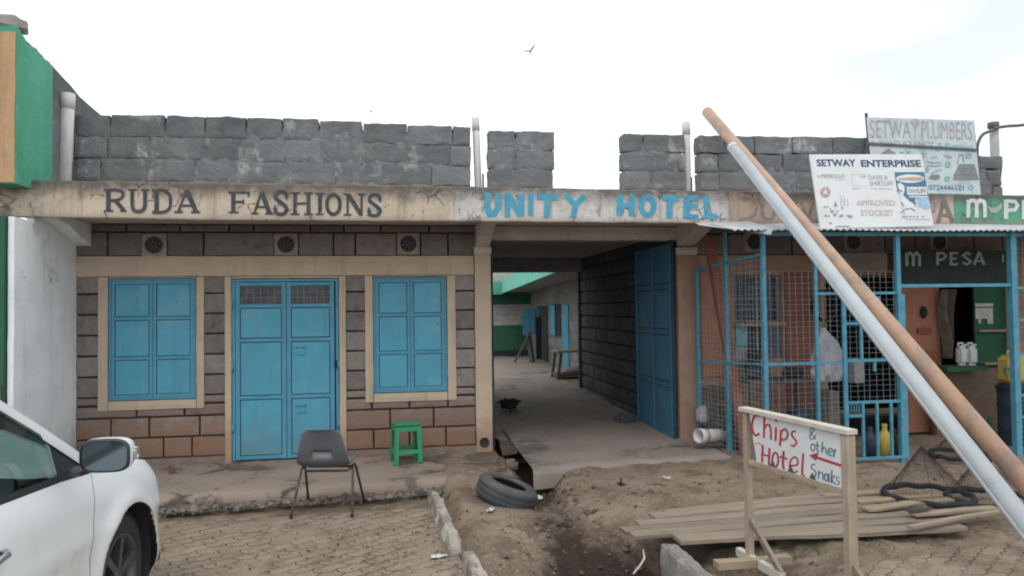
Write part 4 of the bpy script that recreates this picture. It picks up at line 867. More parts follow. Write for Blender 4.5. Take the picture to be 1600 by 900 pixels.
# ------------------------------------------------------------------ sign boards above the awning
def board(px4, Y0, Y1, th, m, name, parent_label, cat='sign', frame=None):
    tl, tr, br, bl = px4
    b0 = onY(*bl, Y0); t0 = onY(*tl, Y1); b1 = onY(*br, Y0)
    ux = (b1-b0).normalized(); n = ux.cross((t0-b0)).normalized()
    if n.y > 0: n = -n
    t = thing(name, parent_label, cat, ((b0+b1)/2))
    pts = [onP(*p, b0, n) for p in (bl, br, tr, tl)]
    mb = MB(); mb.prism(pts, -n*th); o = link('board', mb, m, t); return t, b0, n, pts
t, p0, n, pts = board(((1265, 241), (1440, 241), (1459, 353), (1282, 357)), -1.62, -1.40, .02, M['sign_white'], 'shop_sign', 'white printed SETWAY ENTERPRISE sign board leaning on the awning')
tl, tr, br, bl = (1265, 241), (1440, 241), (1459, 353), (1282, 357)
def Z(x, y): return (1260+x/6.924, 230+y/6.924)
def tz(txt, x0, x1, y0, y1, sk, m, bold=0, nm='lettering', eps=.003): text_on(nm, txt, Z(x0, y0), Z(x1, y0), Z(x0+sk, y1), p0, n, m, t, eps, bold)
tz('SETWAY', 105, 530, 130, 208, 12, M['navy'], .03); tz('ENTERPRISE', 585, 1232, 137, 213, 12, M['navy'], .03)
tz('PEDROLLO', 165, 413, 292, 332, 2, M['grey_print'], .01); tz('DAVIS &', 668, 875, 302, 350, 6, M['grey_print'], 0); tz('SHIRTLIFF', 684, 935, 365, 418, 6, M['grey_print'], 0)
tz('APPROVED', 535, 960, 572, 632, 10, M['pink_print'], .02, eps=.003); tz('APPROVED', 543, 960, 576, 628, 10, M['sign_white'], -.012, eps=.0045); tz('STOCKIST', 583, 942, 678, 742, 10, M['pink_print'], .02, eps=.003); tz('STOCKIST', 590, 942, 682, 738, 10, M['sign_white'], -.012, eps=.0045)
sp = lambda L_: ('poly', [Z(*q) for q in L_])
lineZ = lambda L_, w_: ([Z(*q) for q in L_], w_)
strokes('logo_outline', [lineZ([(487, 292), (655, 292)], .5), lineZ([(487, 292), (502, 415)], .5), lineZ([(502, 415), (665, 418)], .5), lineZ([(580, 315), (645, 315)], 2.2), lineZ([(500, 444), (580, 444)], .8), lineZ([(690, 446), (940, 447)], .8), lineZ([(280, 350), (415, 352)], .6), lineZ([(118, 312), (150, 312)], 3)], p0, n, M['pale_print'], t)
strokes('blue_panel', [sp([(952, 270), (1275, 268), (1340, 640), (1240, 690), (1150, 600), (1060, 560), (985, 480)])], p0, n, M['blue_print'], t, eps=.0025)
strokes('panel_lighter', [sp([(1180, 545), (1318, 545), (1345, 655), (1240, 690), (1190, 640)])], p0, n, M['sky_print'], t, eps=.004)
strokes('panel_white', [('poly', [Z(*q) for q in ell(1122, 340, 153, 46, 28)][:-1]), sp([(1083, 430), (1298, 430), (1308, 516), (1093, 516)]), sp([(985, 395), (1020, 385), (1060, 420), (1062, 470), (1045, 520), (1120, 590), (1150, 640), (1210, 650), (1330, 700), (1350, 780), (1080, 780), (1040, 640)]), sp([(1110, 528), (1312, 528), (1314, 543), (1112, 543)]), sp([(1175, 560), (1185, 560), (1200, 640), (1188, 640)])], p0, n, M['sign_white'], t, eps=.005)
tz('DAYLIFF', 1100, 1290, 448, 494, 10, M['grey_print'], .015, eps=.010)
strokes('logo_text', [lineZ([(1000, 345), (1110, 338)], 3), lineZ([(1110, 340), (1260, 338)], 4.5)], p0, n, M['pink_print'], t, eps=.010)
strokes('emblem', [('poly', [Z(*q) for q in ell(206, 486, 56, 58, 24)][:-1])], p0, n, M['pink_print'], t)
strokes('emblem_mark', [sp([(180, 520), (206, 445), (230, 520), (206, 500)])], p0, n, M['sign_white'], t, eps=.005)
random.seed(3)
pm = [sp([(300, 640), (318, 575), (335, 640)])]+[lineZ([(x, y), (x+random.uniform(10, 45), y+random.uniform(-6, 10))], random.uniform(1.2, 3)) for x, y in [(190, 640), (215, 640), (260, 660), (380, 650), (260, 690), (330, 690), (200, 735), (240, 740), (300, 735), (360, 740), (440, 735), (460, 745), (290, 725), (385, 730), (245, 820)]]+[lineZ([(x, 520+i*20), (x+4, 640)], .8) for i, x in enumerate((375, 410, 445))]+[lineZ([(x, 740+random.uniform(0, 20)), (x+22, 750)], 2) for x in (1040, 1080, 1115, 1150, 1190, 1250)]+[lineZ([(1020, 710), (1070, 670), (1130, 660), (1180, 690)], 1.5), lineZ([(985, 470), (1010, 460), (1040, 480)], 1.5), lineZ([(1030, 590), (1060, 640)], 1.2)]
strokes('product_pictures', pm, p0, n, M['grey_print'], t, eps=.0085)
strokes('edge_tape', [lineZ([(310, 858), (470, 856)], 1.2)], p0, n, M['blue_print'], t)
mb = MB(); a, b = pts[3], pts[2]; mb.bar(pts[0]-n*.03+Vector((.2, 0, 0)), pts[3]-n*.03+Vector((.2, 0, 0)), .04, .03); mb.bar(pts[1]-n*.03-Vector((.2, 0, 0)), pts[2]-n*.03-Vector((.2, 0, 0)), .04, .03); link('batten', mb, M['wood_old'], t)
# hand painted plumbers' board behind it
t, p0, n, pts = board(((1354, 183), (1521, 188), (1533, 304), (1366, 300)), -.62, -.45, .02, M['old_board'], 'painted_board', 'weathered hand painted SETWAY PLUMBERS board standing behind the white sign')
def Z(x, y): return (1330+x/5.926, 160+y/5.926)
V0 = (178, 165)
def tz2(txt, tl_, tr_, bl_, m, bold=0, nm='lettering', eps=.003): text_on(nm, txt, Z(*tl_), Z(*tr_), Z(*bl_), p0, n, m, t, eps, bold)
tz2('SETWAY', (172, 160), (622, 168), (176, 330), M['maroon_print'], .0); tz2('PLUMBERS', (650, 168), (1118, 182), (656, 335), M['maroon_print'], .0)
tz2('& CONSULTANCY', (180, 352), (770, 362), (184, 408), M['maroon_print'], .02); tz2('& Plumbing', (800, 372), (1128, 392), (803, 420), M['teal_print'], .0)
tz2('Tide', (850, 485), (935, 488), (851, 516), M['grey_print'], .02); tz2('0724446121', (716, 762), (1040, 766), (722, 812), M['blue_print'], .01)
lineZ = lambda L_, w_: ([Z(*q) for q in L_], w_)
rl = MB(); a, b = onP(*Z(148, 380), p0+n*.012, n), onP(*Z(1158, 440), p0+n*.012, n); rl.bar(a, b, .02, .03); link('cross_rail', rl, M['cable'], t)
rl = MB(); rl.bar(onP(*Z(147, 95), p0, n)-n*.02, pts[0]-n*.02, .03, .03); rl.bar(pts[2]-n*.02, pts[1]-n*.02, .03, .03); link('upright', rl, M['rust'], t)
fgd = mat('faded_grey_drawing', (.22, .25, .26), bump=0)
for nm, q_ in (('tank_picture', ((945, 720), (950, 670), (985, 600), (1000, 570), (1140, 570), (1185, 720))), ('roof_picture', ((270, 477), (345, 425), (415, 470), (415, 490), (275, 490))), ('basin_picture', ((715, 705), (740, 670), (815, 665), (825, 700), (780, 722)))): strokes(nm, [('poly', [Z(*q) for q in q_])], p0, n, fgd, t)
strokes('tap_picture', [lineZ([(985, 570), (1005, 480), (1035, 485), (1045, 555)], 1.6), lineZ([(700, 545), (760, 560), (835, 555)], 1.4), lineZ([(700, 580), (770, 590), (840, 580)], 1.4), lineZ([(740, 510), (800, 500)], 1.2), lineZ([(745, 655), (800, 630), (840, 620)], 1.2), lineZ([(990, 600), (1150, 600)], 1.2), lineZ([(960, 660), (1165, 660)], 1)], p0, n, M['grey_print'], t, eps=.006)
strokes('teal_motifs', [(ell(*Z(660, 490), 2.4, 4), 1.6), (ell(*Z(705, 620), 2, 3.5), 1.8), (ell(*Z(897, 575), 3, 4), 1.8), (ell(*Z(890, 705), 3.5, 3), 2), (ell(*Z(810, 425), 4, 3), 1.8), (ell(*Z(1090, 490), 4, 3), 2.2), (ell(*Z(1110, 785), 3.5, 3), 1.4), lineZ([(450, 460), (490, 465)], 2), lineZ([(510, 460), (545, 462)], 2)], p0, n, M['teal_print'], t, eps=.007)
# grey pole with cables
pc = onY(1554, 280, .25)
t = thing('utility_pole', 'grey roof pole carrying slack cables at the right edge', 'pole', (pc.x, .25, 3.1))
mb = MB(); a = onY(1553, 198, .25); mb.tube([(pc.x+.02, .25, 3.1), (a.x, .25, a.z)], .06, 14); link('shaft', mb, M['pole'], t)
mb = MB(); mb.tube([(a.x-.01, .25, a.z-.02), (a.x-.01, .25, a.z+.06)], .075, 14); link('cap', mb, M['cable'], t)
def cable(pts_, r=.014):
    mb = MB(); q = smooth_path([(p[0], p[1]) for p in pts_], 8); mb.tube([onY(x, y, .18) for x, y in q], r, 6); link('cable', mb, M['cable'], t)
cable([(1527, 245), (1528, 225), (1536, 210), (1553, 203)], .022); cable([(1553, 200), (1575, 197), (1600, 195), (1650, 185)], .022); cable([(1560, 300), (1564, 270), (1565, 255)], .012)

# ------------------------------------------------------------------ leaning pipes
def lean(px0, py0, Y0, px1, py1, r, m, name, label, n=20, square=False):
    a = onY(px0, py0, Y0); b = onZ(px1, py1, r*.6)
    t = thing(name, label, 'pipe', b); mb = MB(); d = (b-a)
    if not square:
        mb.tube([a, a+d*.5, b], r, n, cap=False); link('pipe', mb, m, t, solid=.008)
    else:
        mb.tube([a, b], r, n, cap=False); link('pipe', mb, m, t, solid=.01)
    return t, a, b
t, a, b = lean(1105, 175, .0, 1757, 936, .067, M['brown_pipe'], 'leaning_pipe', 'long orange brown plastic pipe leaning on the fascia')
mb = MB(); d = b-a; mb.tube([a-d*.001, a+d*.025], .070, 20, cap=False); link('rim', mb, M['brown_pipe'], t)
t, a, b = lean(1145, 230, -.72, 1784, 1055, .060, M['grey_pipe'], 'leaning_pipe', 'thick pale grey plastic pipe leaning in front of the orange brown one')
d = (b-a); dn = d.normalized(); view = (CAM-(a+b)/2).normalized(); sx = dn.cross(view).normalized(); vv = sx.cross(dn)
for sgn in (1, -1):
    if (sx*sgn).dot(RT) < 0: side = sx*sgn
ang = R(38); e = side*math.cos(ang)+(-vv if vv.dot(view) < 0 else vv)*math.sin(ang)
mb = MB(); mb.bar(a+e*.060, b+e*.060, .022, .012, e); link('seam_rib', mb, M['grey_pipe_lip'], t, bevel=.003)
mb = MB(); mb.tube([a-d*.001, a+d*.010], .063, 20, cap=False); link('rim', mb, M['grey_pipe_lip'], t, solid=.008)

# ------------------------------------------------------------------ ground
zP = .10
pe = [onZ(px, py, zP) for px, py in ((-60, 806), (240, 778), (400, 768), (560, 757), (680, 748), (775, 736), (790, 733))]   # pavement front edge
def edgeY(x): return float(np.interp(x, [p.x for p in pe], [p.y for p in pe]))
G = [(onZ(px, py, 0), w_, d_) for px, py, w_, d_ in ((806, 708, .12, .18), (826, 730, .17, .32), (842, 752, .22, .28), (852, 785, .22, .13), (880, 822, .32, .13), (965, 858, .66, .52), (985, 905, .70, .60), (985, 980, .6, .5))]
gp = np.array([[g[0].x, g[0].y] for g in G]); gw = np.array([g[1] for g in G]); gd = np.array([g[2] for g in G])
K0, K1 = onZ(682, 762, .05), onZ(752, 905, .05)
se = [onZ(px, py, .13) for px, py in ((838, 733), (960, 724), (1060, 718), (1132, 713))]  # passage slab edge
xs = np.unique(np.concatenate([np.array([-220, -120, -60, -30, -18, -12]), np.arange(-9, -1, .25), np.arange(-1, 4.6, .03), np.arange(4.6, 9, .08), np.array([9.5, 11, 14, 20, 35, 70, 130, 220])]))
ys = np.unique(np.concatenate([np.array([-220, -120, -60, -30, -20, -14, -10]), np.arange(-9.5, -6, .15), np.arange(-6, -.3, .03), np.array([-.2, 0, .5, 1, 2, 4, 8, 14, 20, 40, 90, 220])]))
def gz(x, y, gully_tone=False):  # the flag returns a tone that darkens the ground towards the gully bottom
    z = -.05
    if -1.2 < x < 9.5 and -9 < y < 0:
        kx = K0.x+(K1.x-K0.x)*(y-K0.y)/(K1.y-K0.y)
        right = min(1, max(0, (x-kx-.03)/.12))
        rise = .02+.085*min(1, max(0, (y+3.2)/1.9))
        nz_ = noise.fractal((x*1.4, y*1.4, 0), 1, 2, 4)*.035+noise.fractal((x*6, y*6, 3), .8, 2, 4)*.018
        z = z+right*(.05+rise+nz_)
        p = np.array([x, y]); A = gp[:-1]; B = gp[1:]; AB = B-A
        tt = np.clip(((p-A)*AB).sum(1)/(AB**2).sum(1), 0, 1); D_ = np.hypot(*(A+AB*tt[:, None]-p).T); i = int(D_.argmin()); f = tt[i]
        w_ = gw[i]*(1-f)+gw[i+1]*f; d_ = gd[i]*(1-f)+gd[i+1]*f; q = D_[i]/w_*(1+.35*noise.noise((x*5, y*5, 7)))
        if q < 2: z -= right*d_*(1/(1+q**3.2*1.2)-.06)
        if gully_tone: return right*max(0, min(1, 1.25-q))*float(np.interp(y, gp[::-1, 1], [1, 1, .95, .45, .35, .7, 1, 1]))
    return 0 if gully_tone else z+(noise.fractal((x*9, y*9, 5), .7, 2, 4)*.03*max(0, min(1, 2.2-q)) if -1.2 < x < 9.5 and -6 < y < 0 else 0)
mb = MB(); vv_ = [(x, y, gz(x, y)) for x in xs for y in ys]; mb.v = vv_; ny = len(ys)
for i in range(len(xs)-1):
    for j_ in range(ny-1): mb.add([i*ny+j_, (i+1)*ny+j_, (i+1)*ny+j_+1, i*ny+j_+1], gz(xs[i], ys[j_], True), True)
struct(link('ground', mb, M['dirt']), 'brown packed dirt forecourt with a gully')
# paving left of the kerb
kxA = lambda y: K0.x+(K1.x-K0.x)*(y-K0.y)/(K1.y-K0.y)
yp = [-3.0-.0*i for i in range(2)]
mb = MB(); gy = np.concatenate([np.arange(-14, -6, .5), np.arange(-6, -2.0, .05)])
def pav(u, v):
    y = gy[int(round(v*(len(gy)-1)))]; x = -14+(kxA(y)-.06+14)*u
    lim = edgeY(x)-.30+.05*noise.noise((x*4, 0, 0)); y = min(y, lim)
    return (x, y, .002+.012*noise.fractal((x*1.2, y*1.2, 0), 1, 2, 3)+.004*noise.noise((x*9, y*9, 0)))
mb.grid(pav, 240, len(gy)-1); struct(link('paving', mb, M['paving']), 'dusty zigzag block paving in front of the shop')
q4 = [onZ(1335, 876, .06), onZ(1640, 832, .06), onZ(1950, 980, .06), onZ(1380, 980, .06)]
def pav2(u, v):
    p = (q4[0]*(1-u)+q4[1]*u)*(1-v)+(q4[3]*(1-u)+q4[2]*u)*v
    e = min(u, 1-u, v, 1-v)*12
    return (p.x+.05*noise.noise((p.y*3, 0, 0)), p.y+.05*noise.noise((p.x*3, 1, 0)), .062+.012*noise.fractal((p.x*1.2, p.y*1.2, 0), 1, 2, 3)-.06*max(0, 1-e)**2)
mb = MB(); mb.grid(pav2, 80, 60); struct(link('paving', mb, M['paving']), 'dusty block paving in front of the leaning pipes')
# raised concrete walk in front of the shop
mb = MB(); N_ = 130
def walk(u, v):
    x = -9+(pe[-1].x+.02+9)*u
    e = edgeY(x)+.035*noise.noise((x*3, 0, 0))+.02*noise.noise((x*11, 2, 0))
    yy = [0.06, e*.25, e*.5, e*.72, e*.9, e+.04, e, e-.02, e-.03]; zz = [zP+.01, zP+.01, zP+.008, zP+.004, zP+.003, zP, zP-.02, zP-.08, -.06]
    k = int(round(v*8)); return (x, yy[k], zz[k]+.008*noise.fractal((x*2, yy[k]*2, 0), 1, 2, 3))
mb.grid(walk, N_*2, 8); struct(link('pavement', mb, M['concrete']), 'worn concrete walk along the shop front')
# passage floor
def pfl(u, v):
    x = XP1+.27+(onZ(1135, 713, .13).x+.05-XP1-.27)*u
    x = max(x, XP1+.02) if v > .3 else x
    e = float(np.interp(x, [p.x for p in se], [p.y for p in se]))+.04*noise.noise((x*4, 1, 0))
    yy = [e-.03, e-.012, e, e+.2, -.6, 0, 1, 2.5, 5.0, 5.6]; zz = [-.08, .06, .125, .135, .14, .16, .19, .22, .29, .30]
    k = int(round(v*9)); xx = x if k < 6 else XP1-.1+(XR+.1-XP1+.1)*u
    return (xx, yy[k], zz[k]+.01*noise.fractal((x*2, yy[k]*2, 0), 1, 2, 3))
mb = MB(); mb.grid(pfl, 90, 9); struct(link('passage_floor', mb, M['passage_concrete']), 'concrete floor running into the passage')
mb = MB(); mb.box(XR+.02, XE, -.6, .02, -.05, .09); mb.box(xc0-.7, XE, YC+.1, -.6, -.05, .06); struct(link('shop_floor', mb, M['passage_concrete']), 'concrete floor inside the cage')
mb = MB(); mb.grid(lambda u, v: (-6+20*u, 5.5+14*v, .30+.10*v+.01*noise.fractal((u*30, v*20, 0), 1, 2, 3)), 60, 40); struct(link('courtyard_floor', mb, M['passage_concrete']), 'bare concrete yard behind the passage')

# gravel along the walk and loose stones
def pebble(mb, x, y, z, r, t):
    o = []; rot = random.uniform(0, 6)
    for q in ((1, 0, 0), (-1, 0, 0), (0, 1, 0), (0, -1, 0), (0, 0, 1), (0, 0, -.6), (.6, .6, .4), (-.6, .5, .5), (.5, -.6, .45), (-.5, -.6, .4)):
        k = r*random.uniform(.7, 1.25); c_, s_ = math.cos(rot), math.sin(rot); o.append((x+k*(q[0]*c_-q[1]*s_), y+k*(q[0]*s_+q[1]*c_), z+k*.75*q[2]))
    b = mb.idx(o)
    for f in ((0, 2, 6), (2, 4, 6), (4, 0, 6), (2, 1, 7), (1, 4, 7), (4, 2, 7), (0, 3, 8), (3, 4, 8), (4, 0, 8), (1, 3, 9), (3, 4, 9), (4, 1, 9), (0, 2, 5), (2, 1, 5), (1, 3, 5), (3, 0, 5)): mb.add([b+i for i in f], t)
random.seed(21); mb = MB()
for i in range(1900):
    x = random.uniform(-4.6, .55); e = edgeY(x); y = e-.085-abs(random.gauss(0, .10)); d = .5+.5*noise.noise((x*2.2, 4, 0)); 
    if random.random() > d*1.3: continue
    r = random.choice((.008, .012, .016, .022, .03)) if random.random() < .85 else .042; pebble(mb, x, y, .0+r*.35, r, random.random())
struct(link('gravel', mb, M['rubble']), 'loose broken stone along the edge of the concrete walk', 'stuff')
mb = MB(); zf_ = MB()
for i in range(7000):
    x = random.uniform(-.3, 6.2); y = random.uniform(-5.6, -1.6)
    if x < kxA(y)+.08 or (x > XP1 and y > float(np.interp(x, [p.x for p in se], [p.y for p in se]))-.02): continue
    dg = np.hypot(*(gp-np.array([x, y])).T).min(); pr = .22+.7*math.exp(-dg*2.2)
    if random.random() > pr: continue
    r = random.choice((.004, .005, .006, .007, .009, .012, .017)) if random.random() < .975 else random.uniform(.02, .04); pebble(mb, x, y, gz(x, y)+r*.3, r, random.random()**1.5)
for i in range(500):
    y = random.uniform(-5.6, -2.6); x = kxA(y)-.1-abs(random.gauss(0, 1.1)); r = random.choice((.004, .006, .009, .013)); 
    if y < edgeY(x)-.25: pebble(mb, x, y, .004+r*.3, r, random.random())
struct(link('loose_stones', mb, M['rubble']), 'small stones scattered on the dirt', 'stuff')
random.seed(33); mb = MB()
for i in range(420):
    k = random.randrange(len(G)-1); f = random.random(); p = G[k][0]*(1-f)+G[k+1][0]*f; w_ = G[k][1]
    x = p.x+random.gauss(0, w_*.9); y = p.y+random.gauss(0, w_*.9)
    if x < kxA(y)+.1 or y > -.9: continue
    if k in (3, 4) and random.random() < .72: continue
    r = random.choice((.008, .012, .018, .025, .04)); pebble(mb, x, y, gz(x, y)+r*.1, r, random.random())
M['clod'] = mat('earth_clods', (.14, .095, .07), (.10, .07, .052), (.24, .18, .13), s=9, p3=.6, bump=.8, tint=.4)
struct(link('earth_clods', mb, M['clod']), 'dark clods of earth tumbled into the gully', 'stuff')
# grass tufts by the planks
mb = MB()
for i in range(700):
    px = random.choice((random.uniform(1180, 1290), random.uniform(1090, 1400))); p = onZ(px, random.uniform(853, 872)-(px-1200)*.07, .02); z = gz(p.x, p.y); h = random.uniform(.012, .04); a = random.uniform(0, 6.3); dx, dy = .003*math.cos(a), .003*math.sin(a); l = random.uniform(-.02, .02)
    mb.face([(p.x-dx, p.y-dy, z), (p.x+dx, p.y+dy, z), (p.x+l, p.y+l*.5, z+h)])
struct(link('grass', mb, M['grass']), 'thin grass growing by the edge of the planks', 'stuff')

# kerb stones
def kerb(p, q, w_, h, label, m, z=0.0, grp='broken kerb stones', n=(4, 18, 3), zb=-.12):
    p, q = Vector(p), Vector(q); d = q-p; L_ = d.length; c = (p+q)/2; rz = math.atan2(d.y, d.x)-math.pi/2
    mb = MB(); mb.rough(-w_/2, w_/2, -L_/2, L_/2, zb, h, n=n, amp=.02, rnd=.022, fr=8, seed=L_*7)
    o = link('kerb_stone', mb, m); o.location = (c.x, c.y, z); o.rotation_euler = (0, 0, rz); tag(o, label, 'kerb stone', grp); return o
ka, kb = onZ(676, 762, .1), onZ(714, 849, .1); kerb(ka, kb, .125, .10, 'worn white kerb stone nearest the concrete walk', M['kerb'])
ka, kb = onZ(731, 858, .09), onZ(772, 935, .09); kerb(ka, kb, .13, .095, 'chipped white kerb stone at the bottom edge of the picture', M['kerb'])
ka, kb = onZ(1042, 848, .06), onZ(1150, 945, .06); kerb(ka, kb, .16, .075, 'rough grey kerb stone beside the gully in front of the planks', M['kerb_grey'], zb=-.34)

# rusty drain cover
dp = [onZ(774, 678, .15), onZ(786, 677, .15), onZ(808, 708, .13), onZ(785, 711, .13)]
mb = MB(); mb.prism([p+Vector((0, 0, .03)) for p in dp], (0, 0, -.012)); o = thing('drain_cover', 'rusty sheet metal cover over the drain beside the cream pillar', 'drain cover', (dp[0]+dp[2])/2)
link('sheet', mb, M['rust'], o); mb = MB(); mb.bar(dp[1]+Vector((0, 0, .03)), dp[2]+Vector((0, 0, .03)), .03, .03); mb.bar(dp[3]+Vector((0, 0, .02)), dp[2]+Vector((0, 0, .02)), .02, .05); link('angle_edge', mb, M['rust'], o)
mb = MB(); c = onZ(797, 722, .05); mb.rough(c.x-.09, c.x+.09, c.y-.06, c.y+.06, -.05, .075, n=(5, 4, 4), amp=.02, rnd=.03, fr=9); tag(link('stone_block', mb, M['kerb_grey']), 'grey stone lump in the drain below the rusty cover', 'stone')
mb = MB(); c = onZ(979, 662, .17); mb.rough(c.x-.16, c.x+.14, c.y-.08, c.y+.1, .15, .31, n=(6, 4, 4), amp=.03, rnd=.05, fr=6); tag(link('stone_block', mb, M['shaded_stone']), 'grey stone holding the passage gate open', 'stone')
mb = MB(); c = onZ(1322, 728, .05); mb.rough(c.x-.1, c.x+.1, c.y-.05, c.y+.05, .02, .10, n=(5, 4, 4), amp=.02, rnd=.03, fr=9); tag(link('stone_block', mb, M['kerb_grey']), 'flat grey stone in front of the cage gate', 'stone')
# litter
def litter(px, py, s, m, label, cat='litter', z=None):
    c = onZ(px, py, .05); z = gz(c.x, c.y) if z is None else z; c = onZ(px, py, z+.01); mb = MB(); a = random.uniform(0, 6)
    mb.grid(lambda u, v: (c.x+s*((u-.5)*math.cos(a)-(v-.5)*.5*math.sin(a)), c.y+s*((u-.5)*math.sin(a)+(v-.5)*.5*math.cos(a)), z+.012+.02*noise.noise((u*3, v*3, px))), 6, 6); tag(link('litter', mb, m), label, cat)
litter(767, 796, .11, M['paper'], 'white crumpled plastic scrap in front of the tyre'); litter(842, 777, .13, M['paper'], 'pale torn scrap right of the tyre')
litter(1041, 746, .09, M['paper'], 'white paper scrap on the dirt near the passage floor'); litter(938, 844, .16, M['paper'], 'pale flattened carton on the edge of the gully'); litter(875, 852, .2, M['wood_new'], 'tan cardboard scrap lying in the gully')
litter(686, 869, .12, M['paper'], 'white plastic scrap beside the kerb gap', z=.005)
for i_, (px, py, sz, mm, lb) in enumerate(((858, 826, .10, 'wood_new', 'tan cardboard shred at the left lip of the gully'), (902, 884, .09, 'paper', 'white scrap low in the gully near the bottom edge'), (1265, 742, .06, 'paper', 'small white chip on the dirt behind the sign'), (883, 868, .12, 'wood_old', 'grey brown flat carton piece deep in the gully'), (855, 880, .08, 'paper', 'pale scrap on the bank right of the chipped kerb'), (948, 725, .06, 'paper', 'tiny white scrap by the edge of the passage floor'), (640, 815, .05, 'paper', 'small white fleck on the paving right of the chair'))): litter(px, py, sz, M[mm], lb)
litter(816, 836, .13, M['wood_new'], 'small tan splinter on the bank left of the gully')
mb = MB(); a, b, c = onZ(960, 757, .06), onZ(970, 756, .09), onZ(983, 760, .06); mb.tube([a, b, c], [.012, .02, .008], 7); mb.tube([b, b+Vector((.02, .05, .04))], .01, 6); tag(link('stick', mb, M['black']), 'short black stick lying on the dirt below the passage floor', 'stick')
mb = MB(); pts_ = [onZ(1005, 860, .05), onZ(1007, 872, .08), onZ(1000, 884, .06), onZ(990, 896, .05)]; mb.tube(pts_, .007, 6); tag(link('dry_stalk', mb, M['paper']), 'pale dry stalk in the gully beside the grey kerb', 'stalk')
mb = MB()
for i in range(260):
    a = random.uniform(0, 6.28); c = onZ(random.uniform(960, 1030), random.uniform(852, 900), -.05); c.z = gz(c.x, c.y); l = random.uniform(.04, .14); d = Vector((math.cos(a)*l, math.sin(a)*l, random.uniform(.0, .08))); s_ = Vector((-d.y, d.x, 0)).normalized()*.002; mb.face([c-s_, c+s_, c+d])
struct(link('dry_roots', mb, mat('dry_roots', (.20, .13, .09), (.12, .08, .06), bump=0)), 'tangle of dry roots on the gully wall', 'stuff')

# ------------------------------------------------------------------ planks
random.seed(5)
def plank(a, b, w_, h, m, label, lift=0, roll=0, grp='weathered planks laid over the dirt'):
    a, b = Vector(a), Vector(b); d = b-a; L_ = d.length; t_ = (a+b)/2
    mb = MB(); mb.rough(-L_/2, L_/2, -w_/2, w_/2, 0, h, n=(26, 3, 1), amp=.006, rnd=.004, fr=3, t=random.random(), seed=random.random()*50)
    k = random.uniform(-.02, .025); mb.v = [(x, y+k*.25*L_*math.cos(x/L_*3)*.6, z+.0035*L_*math.cos(x/L_*5+k*90)) for x, y, z in mb.v]
    o = link('plank', mb, m); o.location = (t_.x, t_.y, t_.z); o.rotation_euler = (roll, -math.asin(max(-1, min(1, d.z/L_))), math.atan2(d.y, d.x)); tag(o, label, 'plank', grp)
Af, Bf, Ab, Bb = onZ(1062, 851, .08), onZ(1512, 829, .08), onZ(1012, 800, .08), onZ(1400, 764, .08)
jl_ = [0, .02, -.30, -.34, -.18, -.02, .16]; jr_ = [0, .12, .16, -.1, -.2, -.05, -.1]
for i, nm in enumerate(('the front edge', 'second from the front', 'third from the front', 'fourth from the front', 'third from the back', 'second from the back', 'the back edge')):
    f = (i+.5)/7; a, b = Af*(1-f)+Ab*f, Bf*(1-f)+Bb*f; d = (b-a).normalized(); a = a+d*jl_[i]; b = b+d*jr_[i]
    a.z = .062+random.uniform(-.004, .014); b.z = .062+random.uniform(-.004, .014)
    wd_ = (Af-Ab).length/7*.5+(Bf-Bb).length/7*.5
    plank(a, b, wd_*random.uniform(.93, 1.0), .036, M['wood_old'], 'long weathered grey brown plank, %s of the platform' % nm)
for p, q, w_, z, lb in (((1338, 786), (1470, 777), .11, .105, 'short fresh yellowish board on the planks left of the net cage'), ((1352, 798), (1490, 782), .12, .12, 'fresh board lying across the planks below the net cage'), ((1425, 806), (1556, 796), .10, .13, 'narrow fresh board reaching to the leaning pipes'), ((1420, 826), (1570, 800), .06, .125, 'thin fresh batten in front of the narrow boards'), ((1285, 777), (1400, 770), .09, .10, 'thin old board at the back of the platform by the sign')):
    a, b = onZ(*p, z), onZ(*q, z); a.z = b.z = z; plank(a, b, w_, .028, M['wood_new'], lb, grp='loose fresh boards on the plank platform')
a, b = onZ(1118, 890, .03), onZ(1235, 880, .03); plank(a, b, .09, .06, M['wood_new'], 'stubby timber offcut on the ground behind the sign leg', grp='loose timber offcuts')
mb = MB(); c = onZ(1433, 799, .15); mb.rough(c.x-.09, c.x+.1, c.y-.05, c.y+.05, .14, .20, n=(6, 4, 3), amp=.03, rnd=.02, fr=9); tag(link('rag', mb, M['sackcloth']), 'brown crumpled rag on the boards in front of the net cage', 'rag')

